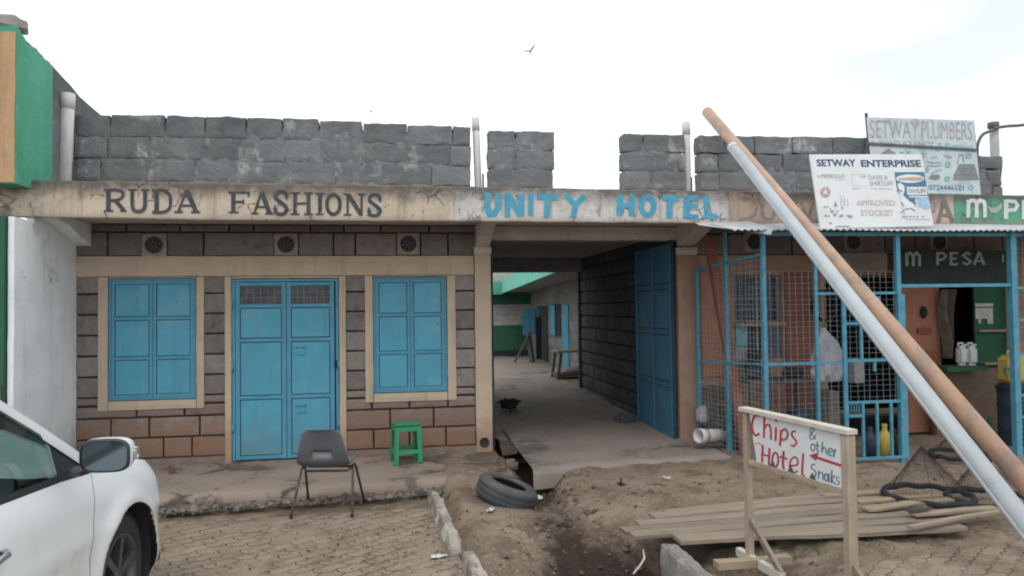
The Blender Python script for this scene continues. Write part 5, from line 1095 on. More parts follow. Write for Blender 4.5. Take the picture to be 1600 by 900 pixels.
# net cone cages
def net(px, py, rad, apx, apy, label):
    c = onZ(px, py, .12); t = thing('net_cage', label, 'net cage', (c.x, c.y, .10), group='black netting cones on ring bases')
    ap = onY(apx, apy, c.y); h = ap.z-.12; sh = ap.x-c.x
    mb = MB(); mb.tube([(rad*math.cos(2*math.pi*k/36), rad*math.sin(2*math.pi*k/36), .03+.008*math.sin(k*1.7)) for k in range(37)], .026, 10); link('ring', mb, M['black'], t, local=True)
    mb = MB(); n_ = 56
    for k in range(n_):
        a = 2*math.pi*k/n_
        for s_ in (1, -1):
            pts_ = [(rad*(1-f**.85)*math.cos(a+s_*f*.9)+sh*f, rad*(1-f**.85)*math.sin(a+s_*f*.9), .05+h*f) for f in [i/10 for i in range(11)]]
            for p, q in zip(pts_, pts_[1:]): 
                p, q = Vector(p), Vector(q); d = (q-p).normalized(); s2 = d.orthogonal().normalized()*.0008; u2 = d.cross(s2)
                o = mb.idx([p+s2, p-s2*.5+u2*.87, p-s2*.5-u2*.87, q+s2, q-s2*.5+u2*.87, q-s2*.5-u2*.87])
                for i in range(3): mb.add([o+i, o+(i+1) % 3, o+3+(i+1) % 3, o+3+i])
    link('netting', mb, M['net'], t, local=True)
    mb = MB()
    for k in range(5):
        a = 2*math.pi*k/5+.4; mb.tube([(rad*math.cos(a), rad*math.sin(a), .04), (rad*.45*math.cos(a)+sh*.6, rad*.45*math.sin(a), h*.7), (sh, 0, .05+h)], .0022, 5)
    link('hoop', mb, M['black'], t, local=True)
net(1450, 775, .36, 1440, 702, 'black netting cone left of the leaning pipes'); net(1548, 781, .34, 1530, 715, 'black netting cone half hidden behind the grey pipe'); net(1500, 712, .30, 1500, 668, 'smaller black netting cone further back near the cage')

# ------------------------------------------------------------------ tyre
tc_ = onZ(786, 778, .06)
ty = thing('tyre', 'worn black car tyre lying tilted on the bank of the gully', 'tyre', (tc_.x, tc_.y, .01), rot=(R(3), R(20), 0))
mb = MB(); prof = [(.165, .03), (.172, .012), (.21, .0), (.255, .004), (.283, .03), (.291, .045), (.293, .06), (.293, .075), (.2918, .077), (.2918, .083), (.293, .085), (.294, .128), (.2925, .13), (.2925, .136), (.294, .138), (.292, .165), (.283, .182), (.255, .208), (.21, .212), (.172, .20), (.165, .182), (.18, .17), (.25, .15), (.262, .106), (.25, .06), (.18, .042)]
mb.lathe(prof, 56, closed=True); link('casing', mb, M['tyre'], ty, local=True)
# ------------------------------------------------------------------ chair
cc = onZ(514, 797, 0)
ch = thing('plastic_chair', 'grey plastic chair on thin metal legs with its back to us', 'chair', (cc.x, cc.y, .004), R(-9))
def shell(u, v):
    # v: 0 front lip of the seat .. 1 top of the back
    pr = [(.24, .415, .21), (.22, .44, .225), (.08, .435, .235), (-.06, .425, .24), (-.16, .43, .24), (-.215, .47, .235), (-.24, .55, .225), (-.265, .65, .205), (-.285, .74, .182), (-.30, .785, .165), (-.31, .79, .155)]
    k = v*(len(pr)-1); i = min(int(k), len(pr)-2); f = k-i; y, z, w_ = [pr[i][q]*(1-f)+pr[i+1][q]*f for q in range(3)]
    x = (2*u-1); e = abs(x)**3
    back = max(0, (v-.45)/.55)
    yy = y+(.05*e*back if back else 0); zz = z+(.03*e*(1-back) if v < .6 else 0)-(.03*abs(x)**6*back)
    return (w_*x, yy, zz)
sk_ = lambda i, j: 6 <= i <= 13 and 16 <= j <= 17
mb = MB(); mb.grid(shell, 20, 30, skip=lambda i, j: 6 <= i <= 13 and 17 <= j <= 18); link('seat_shell', mb, M['chair'], ch, local=True, solid=.008)
for sx_ in (-1, 1):
    mb = MB(); mb.tube([(sx_*.275, -.27, 0), (sx_*.236, -.045, .40), (sx_*.232, -.02, .415)], .0115, 10); link('leg', mb, M['chair_leg'], ch, local=True)
    mb = MB(); mb.tube([(sx_*.27, .29, 0), (sx_*.238, .06, .40), (sx_*.232, .03, .415)], .0115, 10); link('leg', mb, M['chair_leg'], ch, local=True)
mb = MB()
mb.tube([(-.236, -.03, .41), (-.19, -.06, .372), (.19, -.06, .372), (.236, -.03, .41)], .011, 10); mb.tube([(-.236, .05, .41), (-.19, .07, .385), (.19, .07, .385), (.236, .05, .41)], .011, 10)
link('under_frame', mb, M['chair_leg'], ch, local=True)
mb = MB()
for sx_, fy, fx_ in ((-1, -.27, .275), (1, -.27, .275), (-1, .29, .27), (1, .29, .27)): mb.tube([(sx_*fx_, fy, 0), (sx_*(fx_-.004), fy*.96, .03)], .014, 8)
link('foot_cap', mb, M['black'], ch, local=True)
mb = MB(); mb.grid(lambda u, v: (-.10+.20*u, -.218-.022*v, .495+.10*v), 6, 3); link('lit_seat_patch', mb, mat('lit_seat_grey', (.34, .355, .375), bump=0, rough=.5), ch, local=True)  # pale patch behind the hole, coloured to stand for the sky-lit seat

# ------------------------------------------------------------------ stool
f1, f2 = onZ(616, 728, zP+.01), onZ(661, 724.5, zP+.01); f0 = onZ(604.5, 720.5, zP+.01)
ex = (f2-f1); wS = ex.length; ey = Vector((-ex.y, ex.x, 0)).normalized(); cS = (f1+f2)/2+ey*wS/2
so = thing('plastic_stool', 'green plastic stool standing on the walk under the right window', 'stool', (cS.x, cS.y, zP+.008), math.atan2(ex.y, ex.x))
HB, HT, HH = wS/2, .148, .455
def sp_(z): return HB+(HT-HB)*z/HH
mb = MB(); mb.rough(-HT-.004, HT+.004, -HT-.004, HT+.004, HH-.03, HH, n=(8, 8, 2), amp=0, rnd=.012); link('seat', mb, M['stool'], so, local=True, weld=True)
mb = MB(); 
for k in range(9):
    for l in range(9):
        if (k-4)**2+(l-4)**2 < 17: mb.box(-.1+.025*k-.003, -.1+.025*k+.003, -.1+.025*l-.003, -.1+.025*l+.003, HH-.001, HH+.002)
link('seat_studs', mb, M['stool'], so, local=True)
def side_quad(mb, k, a0, a1, z0, z1, b0=None, b1=None, th=.014):
    # on side k, strip from a0..a1 (fraction of half width -1..1) at z0 to b0..b1 at z1
    b0 = a0 if b0 is None else b0; b1 = a1 if b1 is None else b1
    ca, sa = [(1, 0), (0, 1), (-1, 0), (0, -1)][k]
    def P(f, z, i): h = sp_(z)-i; x, y = f*sp_(z), -h; return (x*ca-y*sa, x*sa+y*ca, z)
    mb.hexa([P(a0, z0, 0), P(a1, z0, 0), P(a1, z0, th), P(a0, z0, th), P(b0, z1, 0), P(b1, z1, 0), P(b1, z1, th), P(b0, z1, th)])
for c_ in range(4):
    mb = MB(); side_quad(mb, c_, .70, 1.0, 0, HH-.03, .66, 1.0); side_quad(mb, (c_+1) % 4, -.985, -.70, 0, HH-.03, -.985, -.66); side_quad(mb, c_, .66, 1.03, 0, .03, .67, 1.03, th=.02); link('leg', mb, M['stool'], so, local=True, bevel=.003)
mb = MB()
for k in range(4): side_quad(mb, k, -.66, .66, HH-.085, HH-.0305, th=.012)
link('apron', mb, M['stool'], so, local=True, bevel=.003)
mb = MB()
for k in range(4): side_quad(mb, k, -.69, .69, .115, .165, th=.012)
link('stretcher', mb, M['stool'], so, local=True, bevel=.003)

# ------------------------------------------------------------------ chips sign
pl = onZ(1172, 878, .03)
dl = (pl-CAM).dot(FW); topz = onP(1166, 640, pl, Vector((0, 1, 0))).z
dR = (CAM.z-topz+.0)*F/(672-473)
pr_ = CAM+ray(1323, 690)*dR; pr_.z = .03
cs = thing('wooden_sign', 'timber framed white sign reading Chips Hotel and other Snaks with a red arrow', 'sign', (pl+pr_)/2)
u_ = (pr_-pl); u_.z = 0; pr_ = pr_+u_.normalized()*.012; Ls = u_.length; u_.normalize(); nS = Vector((u_.y, -u_.x, 0));
if nS.dot(CAM-pl) < 0: nS = -nS
zu = Vector((0, 0, 1))
mb = MB(); mb.bar(pl-zu*.03, pl+zu*(topz-.03-.02), .047, .045, nS); link('post', mb, M['wood_sign'], cs, bevel=.003)
mb = MB(); mb.bar(pr_-zu*.03, pr_+zu*(topz-.03-.02), .05, .06, nS); link('post', mb, M['wood_sign'], cs, bevel=.003)
mb = MB(); mb.bar(pl-u_*.05+zu*(topz-.03), pr_+u_*.035+zu*(topz-.03), .078, .03); link('cap_rail', mb, M['wood_pale'], cs, bevel=.003)
pB = pl+nS*.01
zl0 = onP(1172, 722, pB, nS).z; zr0_ = onP(1314, 767, pB, nS).z
mb = MB(); mb.bar(Vector((pl.x, pl.y, zl0))+u_*.03, Vector((pr_.x, pr_.y, zr0_))-u_*.035, .045, .035); link('lower_rail', mb, M['wood_sign'], cs, bevel=.003)
def Z(x, y): return (1140+x/3.214, 620+y/3.214)
pbd = pl+nS*.006
bq = [onP(*Z(x, y), pbd, nS) for x, y in ((97, 78), (556, 176), (562, 472), (137, 334))]
mb = MB(); mb.prism(bq, -nS*.006); bd = link('board', mb, M['hand_white'], cs)
bk = [onP(*Z(x, y), pbd-nS*.014, nS) for x, y in ((85, 76), (130, 84), (160, 345), (92, 330))]
mb = MB(); mb.face(bk); link('backing', mb, M['wood_old'], cs)
LZ = lambda L_, w_, s_=1: ([Z(*q) for q in L_], w_/3.214, s_)
red = [LZ([(148, 100), (138, 90), (124, 100), (114, 125), (112, 152), (118, 180), (132, 194), (150, 184)], 12), LZ([(174, 95), (172, 206)], 11), LZ([(172, 165), (184, 143), (198, 142), (206, 165), (207, 215)], 10), LZ([(232, 152), (230, 222)], 11), LZ([(233, 112), (233, 126)], 12), LZ([(258, 165), (252, 246)], 11), LZ([(257, 178), (275, 162), (290, 178), (287, 204), (270, 216), (256, 206)], 9), LZ([(333, 176), (318, 174), (312, 190), (326, 212), (336, 230), (322, 248), (308, 240)], 10),
       LZ([(128, 240), (138, 232), (152, 236), (166, 250)], 4), LZ([(166, 242), (163, 330)], 11), LZ([(200, 258), (196, 345)], 11), LZ([(158, 286), (202, 300)], 8), LZ(ell(229, 316, 15, 36, 14), 9), LZ([(270, 272), (267, 345), (275, 362)], 11), LZ([(250, 300), (290, 312)], 8), LZ([(304, 345), (338, 342), (341, 316), (325, 303), (306, 322), (302, 358), (316, 384), (342, 372)], 9), LZ([(370, 284), (364, 385), (378, 398)], 11)]
strokes('lettering', red[:8], pbd, nS, M['letter_red'], bd, eps=.001, label='red hand painted word Chips')
strokes('lettering', red[8:], pbd, nS, M['letter_red'], bd, eps=.001, label='red hand painted word Hotel')
blu = [LZ([(432, 213), (406, 178), (412, 157), (424, 166), (403, 195), (406, 211), (422, 210), (434, 190)], 5), LZ(ell(418, 254, 10, 18, 12), 6), LZ([(440, 225), (440, 268), (450, 276)], 6), LZ([(430, 243), (452, 248)], 5), LZ([(466, 226), (463, 280)], 6), LZ([(463, 268), (474, 254), (484, 262), (484, 288)], 5), LZ([(496, 274), (514, 277), (513, 262), (502, 259), (494, 277), (501, 294), (516, 292)], 5), LZ([(526, 262), (523, 302)], 6), LZ([(524, 277), (538, 266)], 5),
       LZ([(430, 340), (414, 340), (411, 358), (426, 370), (434, 388), (424, 402), (412, 396)], 6), LZ([(448, 370), (446, 413)], 6), LZ([(447, 387), (460, 378), (468, 390), (466, 420)], 5), LZ(ell(485, 404, 9, 18, 12), 6), LZ([(498, 385), (498, 429)], 6), LZ([(513, 368), (509, 433)], 6), LZ([(529, 395), (511, 413), (530, 438)], 5), LZ([(551, 406), (538, 405), (537, 418), (550, 428), (546, 441), (534, 437)], 5)]
strokes('lettering', blu[:1], pbd, nS, M['letter_navy'], bd, eps=.001, label='blue hand painted ampersand')
strokes('lettering', blu[1:9], pbd, nS, M['letter_navy'], bd, eps=.001, label='blue hand painted word other')
strokes('lettering', blu[9:], pbd, nS, M['letter_navy'], bd, eps=.001, label='blue hand painted word Snaks')
strokes('arrow', [LZ([(420, 299), (560, 346)], 14, 0), ('poly', [Z(398, 294), Z(447, 279), Z(433, 322)])], pbd, nS, M['letter_red'], bd, eps=.001)
strokes('torn_notch', [('poly', [Z(x-18, y+10), Z(x, y-30), Z(x+22, y+18)]) for x, y in ((214, 345), (305, 372), (414, 408))], pbd, nS, mat('torn_brown', (.13, .085, .06), s=20, bump=.1), bd, eps=.006)
# feet
fd = onZ(1224, 903, .03)-onZ(1165, 870, .03); fd.z = 0; fd.normalize()
for p in (pl, pr_):
    side_ = -u_*.045
    mb = MB(); a = p-fd*.10+side_; b = p+fd*.42+side_; mb.bar(a+zu*.03, b+zu*.02, .045, .06); link('foot', mb, M['wood_pale'], cs, bevel=.003)
    mb = MB(); mb.bar(p+fd*.02+zu*.30, p+fd*.36+zu*.04, .03, .04); link('brace', mb, M['wood_old'], cs, bevel=.003)

# ------------------------------------------------------------------ brazier in the passage
bc = onZ(796, 646, .175)
t = thing('charcoal_brazier', 'small black charcoal brazier on legs just inside the passage', 'brazier', (bc.x, bc.y, .17)); t.scale = (1, 1, 1)
mb = MB(); mb.lathe([(0, .09), (.10, .09), (.14, .15), (.16, .21), (.165, .215), (.155, .215), (.13, .16), (.09, .12), (0, .12)], 20); link('bowl', mb, M['black'], t, local=True)
for k in range(3):
    a = 2*math.pi*k/3+.5; mb = MB(); mb.tube([(.14*math.cos(a), .14*math.sin(a), 0), (.12*math.cos(a), .12*math.sin(a), .15)], .012, 6); link('leg', mb, M['black'], t, local=True)
for s_ in (-1, 1): mb = MB(); mb.tube([(s_*.155, -.03, .18), (s_*.20, -.02, .19), (s_*.20, .02, .19), (s_*.155, .03, .18)], .008, 6); link('handle', mb, M['black'], t, local=True)
mb = MB()
for k in range(18): pebble(mb, random.uniform(-.09, .09), random.uniform(-.09, .09), .2+random.uniform(0, .03), random.uniform(.02, .035), .1)
link('charcoal', mb, M['black'], t, local=True)

# ------------------------------------------------------------------ courtyard
cy = thing('courtyard_wing', 'low courtyard wing of pale blocks with blue openings seen through the passage', 'building', (4.2, 9, .35))
Xw = 4.2
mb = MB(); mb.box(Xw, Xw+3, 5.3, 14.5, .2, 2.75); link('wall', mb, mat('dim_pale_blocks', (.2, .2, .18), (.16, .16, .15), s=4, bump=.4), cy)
mb = MB()
for k in range(10):
    for j_ in range(20): 
        y0 = 5.3+.46*j_+.23*(k % 2); mb.rough(Xw-.02, Xw, y0, y0+.445, .35+.235*k, .57+.235*k, n=(1, 2, 2), amp=.004, rnd=.006, t=random.random())
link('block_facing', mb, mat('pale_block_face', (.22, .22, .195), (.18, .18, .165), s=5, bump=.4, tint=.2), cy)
def cyrect(pxa, pxb, ya, yb, X, m, nm, th=.02):
    a = onX(pxa, (ya+yb)/2, X); b = onX(pxb, (ya+yb)/2, X); z1 = onX((pxa+pxb)/2, ya, X).z; z0 = onX((pxa+pxb)/2, yb, X).z
    mb = MB(); mb.box(X-th, X, min(a.y, b.y), max(a.y, b.y), z0, z1); return link(nm, mb, m, cy)
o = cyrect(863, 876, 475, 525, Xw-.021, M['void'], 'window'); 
mb = MB(); a = onX(870, 500, Xw-.05); mb.box(Xw-.09, Xw-.06, a.y+.1, a.y+.65, onX(866, 523, Xw).z, onX(866, 477, Xw).z); link('shutter', mb, M['blue'], o)
o = cyrect(880, 889, 476, 578, Xw-.021, M['blue'], 'door'); 
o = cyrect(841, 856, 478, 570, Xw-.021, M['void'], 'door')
mb = MB(); a = onX(848, 530, Xw); mb.box(Xw-.20, Xw-.03, a.y-.02, a.y+.02, .37, onX(851, 496, Xw-.2).z); link('door_leaf', mb, mat('deep_navy_paint', (.015, .02, .04), rough=.5, bump=.1), o, label='dark navy door leaf standing open')
mb = MB(); Yb = 12.2; mb.box(onY(817, 500, Yb).x, Xw-.03, Yb, Yb+.03, onY(828, 523, Yb).z, onY(828, 481, Yb).z); o = link('shutter', mb, M['blue'], cy, label='pale blue shutter leaf open across the yard')
g = MB(); x0, x1 = onY(817, 500, Yb).x, Xw-.03
for k in range(4): x = x0+(x1-x0)*k/3; g.box(x-.012, x+.012, Yb-.012, Yb-.001, onY(828, 523, Yb).z, onY(828, 481, Yb).z)
for py in (482, 496, 509, 522): z = onY(828, py, Yb).z; g.box(x0, x1, Yb-.016, Yb-.013, z-.015, z+.015)
link('shutter_frame', g, M['blue_frame'], o)
Xe = 3.2
A = [onX(863, 427, Xe), onX(780, 460, Xe), onX(780, 438, Xe), onX(863, 400, Xe)]
mb = MB(); mb.prism([A[0], A[1], A[2], A[3]], (.06, 0, 0)); link('canopy_edge', mb, M['turquoise'], cy)
mb = MB(); zz0, zz1 = A[0].z+.05, A[1].z+.05
mb.hexa([(Xe+.061, A[0].y-.9, zz0), (Xw+.5, A[0].y-.9, zz0-.0), (Xw+.5, A[1].y, zz1), (Xe+.061, A[1].y, zz1), (Xe+.061, A[0].y-.9, zz0+.15), (Xw+.5, A[0].y-.9, zz0+.15), (Xw+.5, A[1].y, zz1+.15), (Xe+.061, A[1].y, zz1+.15)]); link('canopy_slab', mb, mat('grey_board_ceiling', (.30, .28, .26), (.22, .21, .2), bump=.3), cy)
bk = thing('rear_building', 'far green and cream building closing the courtyard', 'building', (2, 14, .4)); Yk = 13.7
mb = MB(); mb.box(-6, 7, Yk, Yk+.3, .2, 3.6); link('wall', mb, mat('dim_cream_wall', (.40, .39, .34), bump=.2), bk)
mb = MB(); mb.box(-6, Xw, Yk-.02, Yk-.002, .55, fz(790, 508, Yk)); link('green_dado', mb, M['deep_green'], bk)
mb = MB(); mb.box(-6, Xw, Yk-.025, Yk-.002, .3, .55); link('dark_base', mb, M['black'], bk)
mb = MB(); mb.box(-6, Xw, Yk-.02, Yk-.002, fz(790, 476, Yk), fz(790, 455, Yk)); link('green_band', mb, M['deep_green'], bk)
mb = MB(); mb.box(-6, Xe-.01, Yk-.5, Yk-.1, fz(778, 460, Yk-.5), fz(778, 441, Yk-.5)); link('canopy_edge', mb, M['neigh_green'], bk)
mb = MB()
for py, a, b in ((480, 777, 812), (485, 785, 813), (491, 779, 812)):
    x = a
    while x < b: l = random.uniform(1.2, 3); mb.box(fx(x, py, Yk), fx(x+l, py, Yk), Yk-.01, Yk-.004, fz(x, py+1.6, Yk), fz(x, py-1.6, Yk)); x += l+1
link('wall_lettering', mb, M['grey_print'], bk)
mb = MB(); mb.box(-6, 7, Yk+.4, Yk+.6, 2.5, 3.9); link('upper_wall', mb, M['parapet'], bk)
# table in the yard
p = onZ(874, 592, .32); t = thing('market_table', 'rough timber table with a low shelf in the courtyard', 'table', (p.x+.5, p.y+.3, .31)); zt_ = onP(874, 548, p, Vector((0, 1, 0))).z-.31
mb = MB(); mb.rough(-.55, .8, -.35, .35, zt_-.05, zt_, n=(6, 3, 1), amp=.008, rnd=.006); link('top', mb, M['wood_old'], t, local=True)
for x in (-.5, .7):
    for y in (-.3, .3): mb = MB(); mb.bar((x-.03, y, 0), (x+.05, y, zt_-.05), .05, .05); link('leg', mb, mat('dark_leg', (.11, .07, .05), bump=.2) if 'dark_leg' not in bpy.data.materials else bpy.data.materials['dark_leg'], t, local=True)
mb = MB(); mb.box(-.55, .75, -.3, .3, .06, .10); link('shelf', mb, M['rust'], t, local=True)
mb = MB(); c0 = onZ(893, 580, .45)
mb.tube([(-.35, -.1, .17), (0, -.12, .18), (.5, -.1, .17)], [.05, .07, .06], 10); mb.v = [(x+p.x+.5, y+p.y+.3, z+.31) for x, y, z in mb.v]; tag(link('rolled_cloth', mb, M['cloth_white']), 'white rolled cloth lying on the low shelf of the courtyard table', 'cloth')
mb = MB(); p2 = onZ(832, 566, .36); mb.bar((p2.x-.5, p2.y, .36), (p2.x-.05, p2.y, 1.2), .05, .05); mb.bar((p2.x, p2.y, .36), (p2.x-.1, p2.y+.1, 1.2), .12, .1); o = tag(link('stand', mb, mat('dusty_grey_timber', (.09, .088, .09), bump=.2)), 'grey splayed timber stand below the pale blue shutter in the yard', 'stand')

# ------------------------------------------------------------------ birds
def bird(px, py, dep, s, lb, wings):
    c = CAM+ray(px, py)*dep; t = thing('bird', lb, 'bird', c, group='birds flying over the roofs')
    mb = MB(); mb.tube([c+RT*x*s+UP*y*s+FW*f*s for x, y, f in ((.02, -.75, -.5), (.01, -.3, -.2), (.03, 0, .1), (.08, .08, .35))], [.06*s, .17*s, .16*s, .05*s], 8); link('body', mb, M['bird'], t)
    for w_ in wings:
        mb = MB(); q = [c+RT*x*s+UP*y*s for x, y in w_]; wd = [.22, .24, .17, .05]
        d_ = (q[-1]-q[0]).normalized(); pn = FW.cross(d_).normalized(); pn = -pn if pn.dot(UP) > 0 else pn
        o = mb.idx([v for i, p_ in enumerate(q) for v in (p_+FW*wd[i]*s-pn*wd[i]*s*.5, p_-FW*wd[i]*s+pn*wd[i]*s*1.3)])
        for i in range(len(q)-1): mb.add([o+2*i, o+2*i+1, o+2*i+3, o+2*i+2])
        link('wing', mb, M['bird'], t)
bird(828.5, 79, 30, .23, 'larger grey bird gliding with raised wing above the passage', [[(0, 0), (-.55, .0), (-1.1, .03), (-1.5, -.1)], [(0, 0), (.3, .45), (.6, .9), (.95, 1.15)]])
bird(580, 173, 45, .20, 'tiny bird far off above the long parapet', [[(0, 0), (-.3, -.25), (-.6, -.5), (-.9, -.6)], [(0, 0), (.4, .3), (.8, .55), (1.1, .6)]])

# ------------------------------------------------------------------ car (local x forward, y left, z up; origin on the ground under the front axle centre)
car_h = R(90-2.5)
CW = .90
wheel_c = CAM+ray(214, 880)*4.22
fwd = Vector((math.cos(car_h), math.sin(car_h), 0)); lef = Vector((-fwd.y, fwd.x, 0))
org = Vector((wheel_c.x, wheel_c.y, 0))+lef*(CW+.05)
car = thing('parked_car', 'white car parked at the left edge, its front wheel and wing mirror showing', 'car', org, car_h)
RW, RA = .355, .405
def plan(t):      # right side outline, rear to front to the middle of the nose; returns (x, y)
    if t < .62: x = -3.35+(3.35+.30)*t/.62; return (x, -CW+.05*max(0, (-2.6-x)/.8)**2)
    a = (t-.62)/.38*math.pi/2; ca, sa = math.cos(a), math.sin(a)
    return (.30+.60*abs(sa)**.75, -CW*abs(ca)**.62)
def ztop(x):      # shoulder line
    return float(np.interp(x, [-3.4, -2.4, -1.3, -.62, -.2, .3, .6, .8, .95], [1.13, 1.10, 1.065, 1.035, 1.0, .955, .90, .84, .76]))
def side(t, v):
    x, y = plan(t); zt_ = ztop(x); z = .21+(zt_-.21)*v
    ins = .06*max(0, (.22-v)/.22)**2+.075*max(0, (v-.72)/.28)**2.2-.012*math.exp(-((v-.62)/.08)**2)
    flare = .028*math.exp(-((math.hypot(x, z-RW)-RA-.02)/.06)**2)
    k = (CW-ins)/CW
    yy = y*k-(flare if y < -.6 else 0); xx = x-(ins*.8 if x > .3 else 0)*((x-.3)/.6)
    return Vector((xx, yy, z))
nu, nv = 190, 44
mb = MB(); pts_ = []
for s_ in (1, -1):
    P_ = [[side(i/nu, j_/nv) for j_ in range(nv+1)] for i in range(nu+1)]
    ins_ = [[False]*(nv+1) for _ in range(nu+1)]
    for i in range(nu+1):
        for j_ in range(nv+1):
            p = P_[i][j_]
            for ax_ in (0, -2.62):
                r_ = math.hypot(p.x-ax_, p.z-RW)
                if r_ < RA and abs(p.y) > .6:
                    ins_[i][j_] = True
                    if r_ > RA-.045: p.x = ax_+(p.x-ax_)*RA/r_; p.z = RW+(p.z-RW)*RA/r_; P_[i][j_] = p
    o = mb.idx([(p.x, p.y*s_, p.z) for row in P_ for p in row])
    for i in range(nu):
        for j_ in range(nv):
            q = ((i, j_), (i+1, j_), (i+1, j_+1), (i, j_+1))
            if all(ins_[a][b] for a, b in q): continue
            f = [o+a*(nv+1)+b for a, b in q]; mb.add(f if s_ > 0 else f[::-1], .5, True)
# bonnet
for s_ in (1, -1):
    i0 = next(i for i in range(nu+1) if plan(i/nu)[0] > -.62)
    o = None; rows_ = []
    for i in range(i0, nu+1):
        e = side(i/nu, 1); w_ = abs(e.y); rows_.append(mb.idx([(e.x+(-.02)*math.sin(f*1.5), s_*e.y*(1-f), e.z+.05*math.sin(f*math.pi/2)*min(1, w_/.5)+.012*math.sin(min(1, f*6)*math.pi)) for f in [k/10 for k in range(11)]]))
    for a, b in zip(rows_, rows_[1:]):
        for k in range(10): f = [a+k, b+k, b+k+1, a+k+1]; mb.add(f if s_ > 0 else f[::-1], .5, True)
body = link('body', mb, M['car'], car, local=True, weld=True)
# wheel-arch lining and underbody
mb = MB()
for ax_ in (0, -2.62):
    for s_ in (-1, 1):
        mb.grid(lambda u, v: (ax_+(RA-.004)*math.cos(math.pi*(-.12+1.24*u)), s_*(CW-.02-.34*v), RW+(RA-.004)*math.sin(math.pi*(-.12+1.24*u))), 30, 2)
        mb.face([(ax_+RA*math.cos(a), s_*(CW-.34), RW+RA*math.sin(a)) for a in [math.pi*k/12*1.24-.38 for k in range(13)]])
mb.box(-3.3, .8, -.8, .8, .19, .24); mb.box(-.66, -.60, -.8, .8, .24, .96)
link('arch_lining', mb, M['car_black'], car, local=True)
# greenhouse: A pillar, roof, B and C pillars
mb = MB()
def rail(x): return float(np.interp(x, [-3.3, -3.0, -2.2, -1.5, -1.05, -.62, -.55], [1.25, 1.48, 1.62, 1.63, 1.56, 1.33, 1.02]))
def railw(x): return float(np.interp(x, [-3.3, -2.2, -1.5, -.9, -.3, 0], [.64, .665, .665, .70, .79, .83]))
ap = [(-.22, .80, 1.0), (-.42, .775, 1.13), (-.70, .74, 1.30), (-1.0, .695, 1.475), (-1.25, .668, 1.575), (-1.7, .655, 1.625), (-2.3, .655, 1.62), (-2.9, .66, 1.53), (-3.25, .68, 1.30), (-3.33, .72, 1.13)]
for s_ in (1, -1):
    ring_ = []
    for x, y, z in ap: ring_.append(mb.idx([(x, -s_*(y+.035), z-.038), (x+.012, -s_*(y+.034), z+.002), (x+.015, -s_*(y+.010), z+.032), (x+.01, -s_*(y-.04), z+.042), (x, -s_*(y-.05), z+.0)]))
    for a, b in zip(ring_, ring_[1:]):
        for k in range(4): f = [a+k, b+k, b+k+1, a+k+1]; mb.add(f if s_ < 0 else f[::-1], .5, True)
rr_ = []
for x, y, z in ap[4:8]: rr_.append(mb.idx([(x+.01, (y-.04)*f, z+.042+.035*(1-f*f)) for f in [1-2*k/10 for k in range(11)]]))
for a, b in zip(rr_, rr_[1:]):
    for k in range(10): mb.add([a+k, b+k, b+k+1, a+k+1], .5, True)
link('roof', mb, M['car'], car, local=True)
mb = MB()
for s_ in (1, -1):
    mb.hexa([(-1.52, s_*.80, 1.05), (-1.40, s_*.80, 1.05), (-1.40, s_*.83, 1.05), (-1.52, s_*.83, 1.05), (-1.62, s_*.655, 1.61), (-1.52, s_*.655, 1.61), (-1.52, s_*.685, 1.60), (-1.62, s_*.685, 1.60)])
    mb.hexa([(-2.55, s_*.80, 1.08), (-2.42, s_*.80, 1.08), (-2.42, s_*.83, 1.08), (-2.55, s_*.83, 1.08), (-2.5, s_*.655, 1.60), (-2.4, s_*.655, 1.61), (-2.4, s_*.685, 1.60), (-2.5, s_*.685, 1.59)])
link('pillar', mb, M['car_black'], car, local=True)
# side glass (front door, rear door), quarter sail, windscreen
def sg(xa_, xb_, s_, y_off=0):   # glass strip from the belt to the rail
    def fn(u, v):
        x = xa_+(xb_-xa_)*u; zb = ztop(x)-.005; q = ap[::-1]; zt_ = float(np.interp(x, [a for a, _, _ in q], [c for _, _, c in q]))-.03; yt = float(np.interp(x, [a for a, _, _ in q], [b for _, b, _ in q]))+.015
        return (x, s_*((CW-.085)*(1-v)+yt*v+y_off), zb+(zt_-zb)*v)
    return fn
for s_ in (-1, 1):
    for a, b in ((-1.45, -.62), (-2.45, -1.52), (-3.2, -2.52)):
        mb = MB(); mb.grid(sg(a, b, s_), 12, 8); link('side_window', mb, M['car_glass'], car, local=True)
    mb = MB(); mb.grid(sg(-.63, -.25, s_, .008), 8, 6); link('mirror_sail', mb, M['car_black'], car, local=True)
    mb = MB(); f_ = sg(-3.3, -.26, s_, .012)
    def beltf(u, v, f_=f_): p = Vector(f_(u, .0)); return (p.x, p.y, p.z-.012+.05*v)
    mb.grid(beltf, 60, 1); link('belt_trim', mb, M['car_black'], car, local=True)
    mb = MB(); f_ = sg(-2.4, -.72, s_, .03)
    mb.grid(lambda u, v: Vector(f_(u, .74+.26*v-.0*u))+Vector((0, s_*.012*(1-v), 0)), 40, 3); link('rain_visor', mb, M['visor'], car, local=True)
    mb = MB(); mb.tube([Vector(f_(k/40, .74))+Vector((0, s_*.013, 0)) for k in range(41)], .0035, 6); link('visor_edge', mb, M['chrome'], car, local=True)
mb = MB(); mb.grid(lambda u, v: ((-.20-.95*v)+.10*(1-(2*u-1)**2)*(1-v*.6), (2*u-1)*(.77-.12*v), 1.0+.56*v+.0), 12, 8); link('windscreen', mb, M['car_glass'], car, local=True)
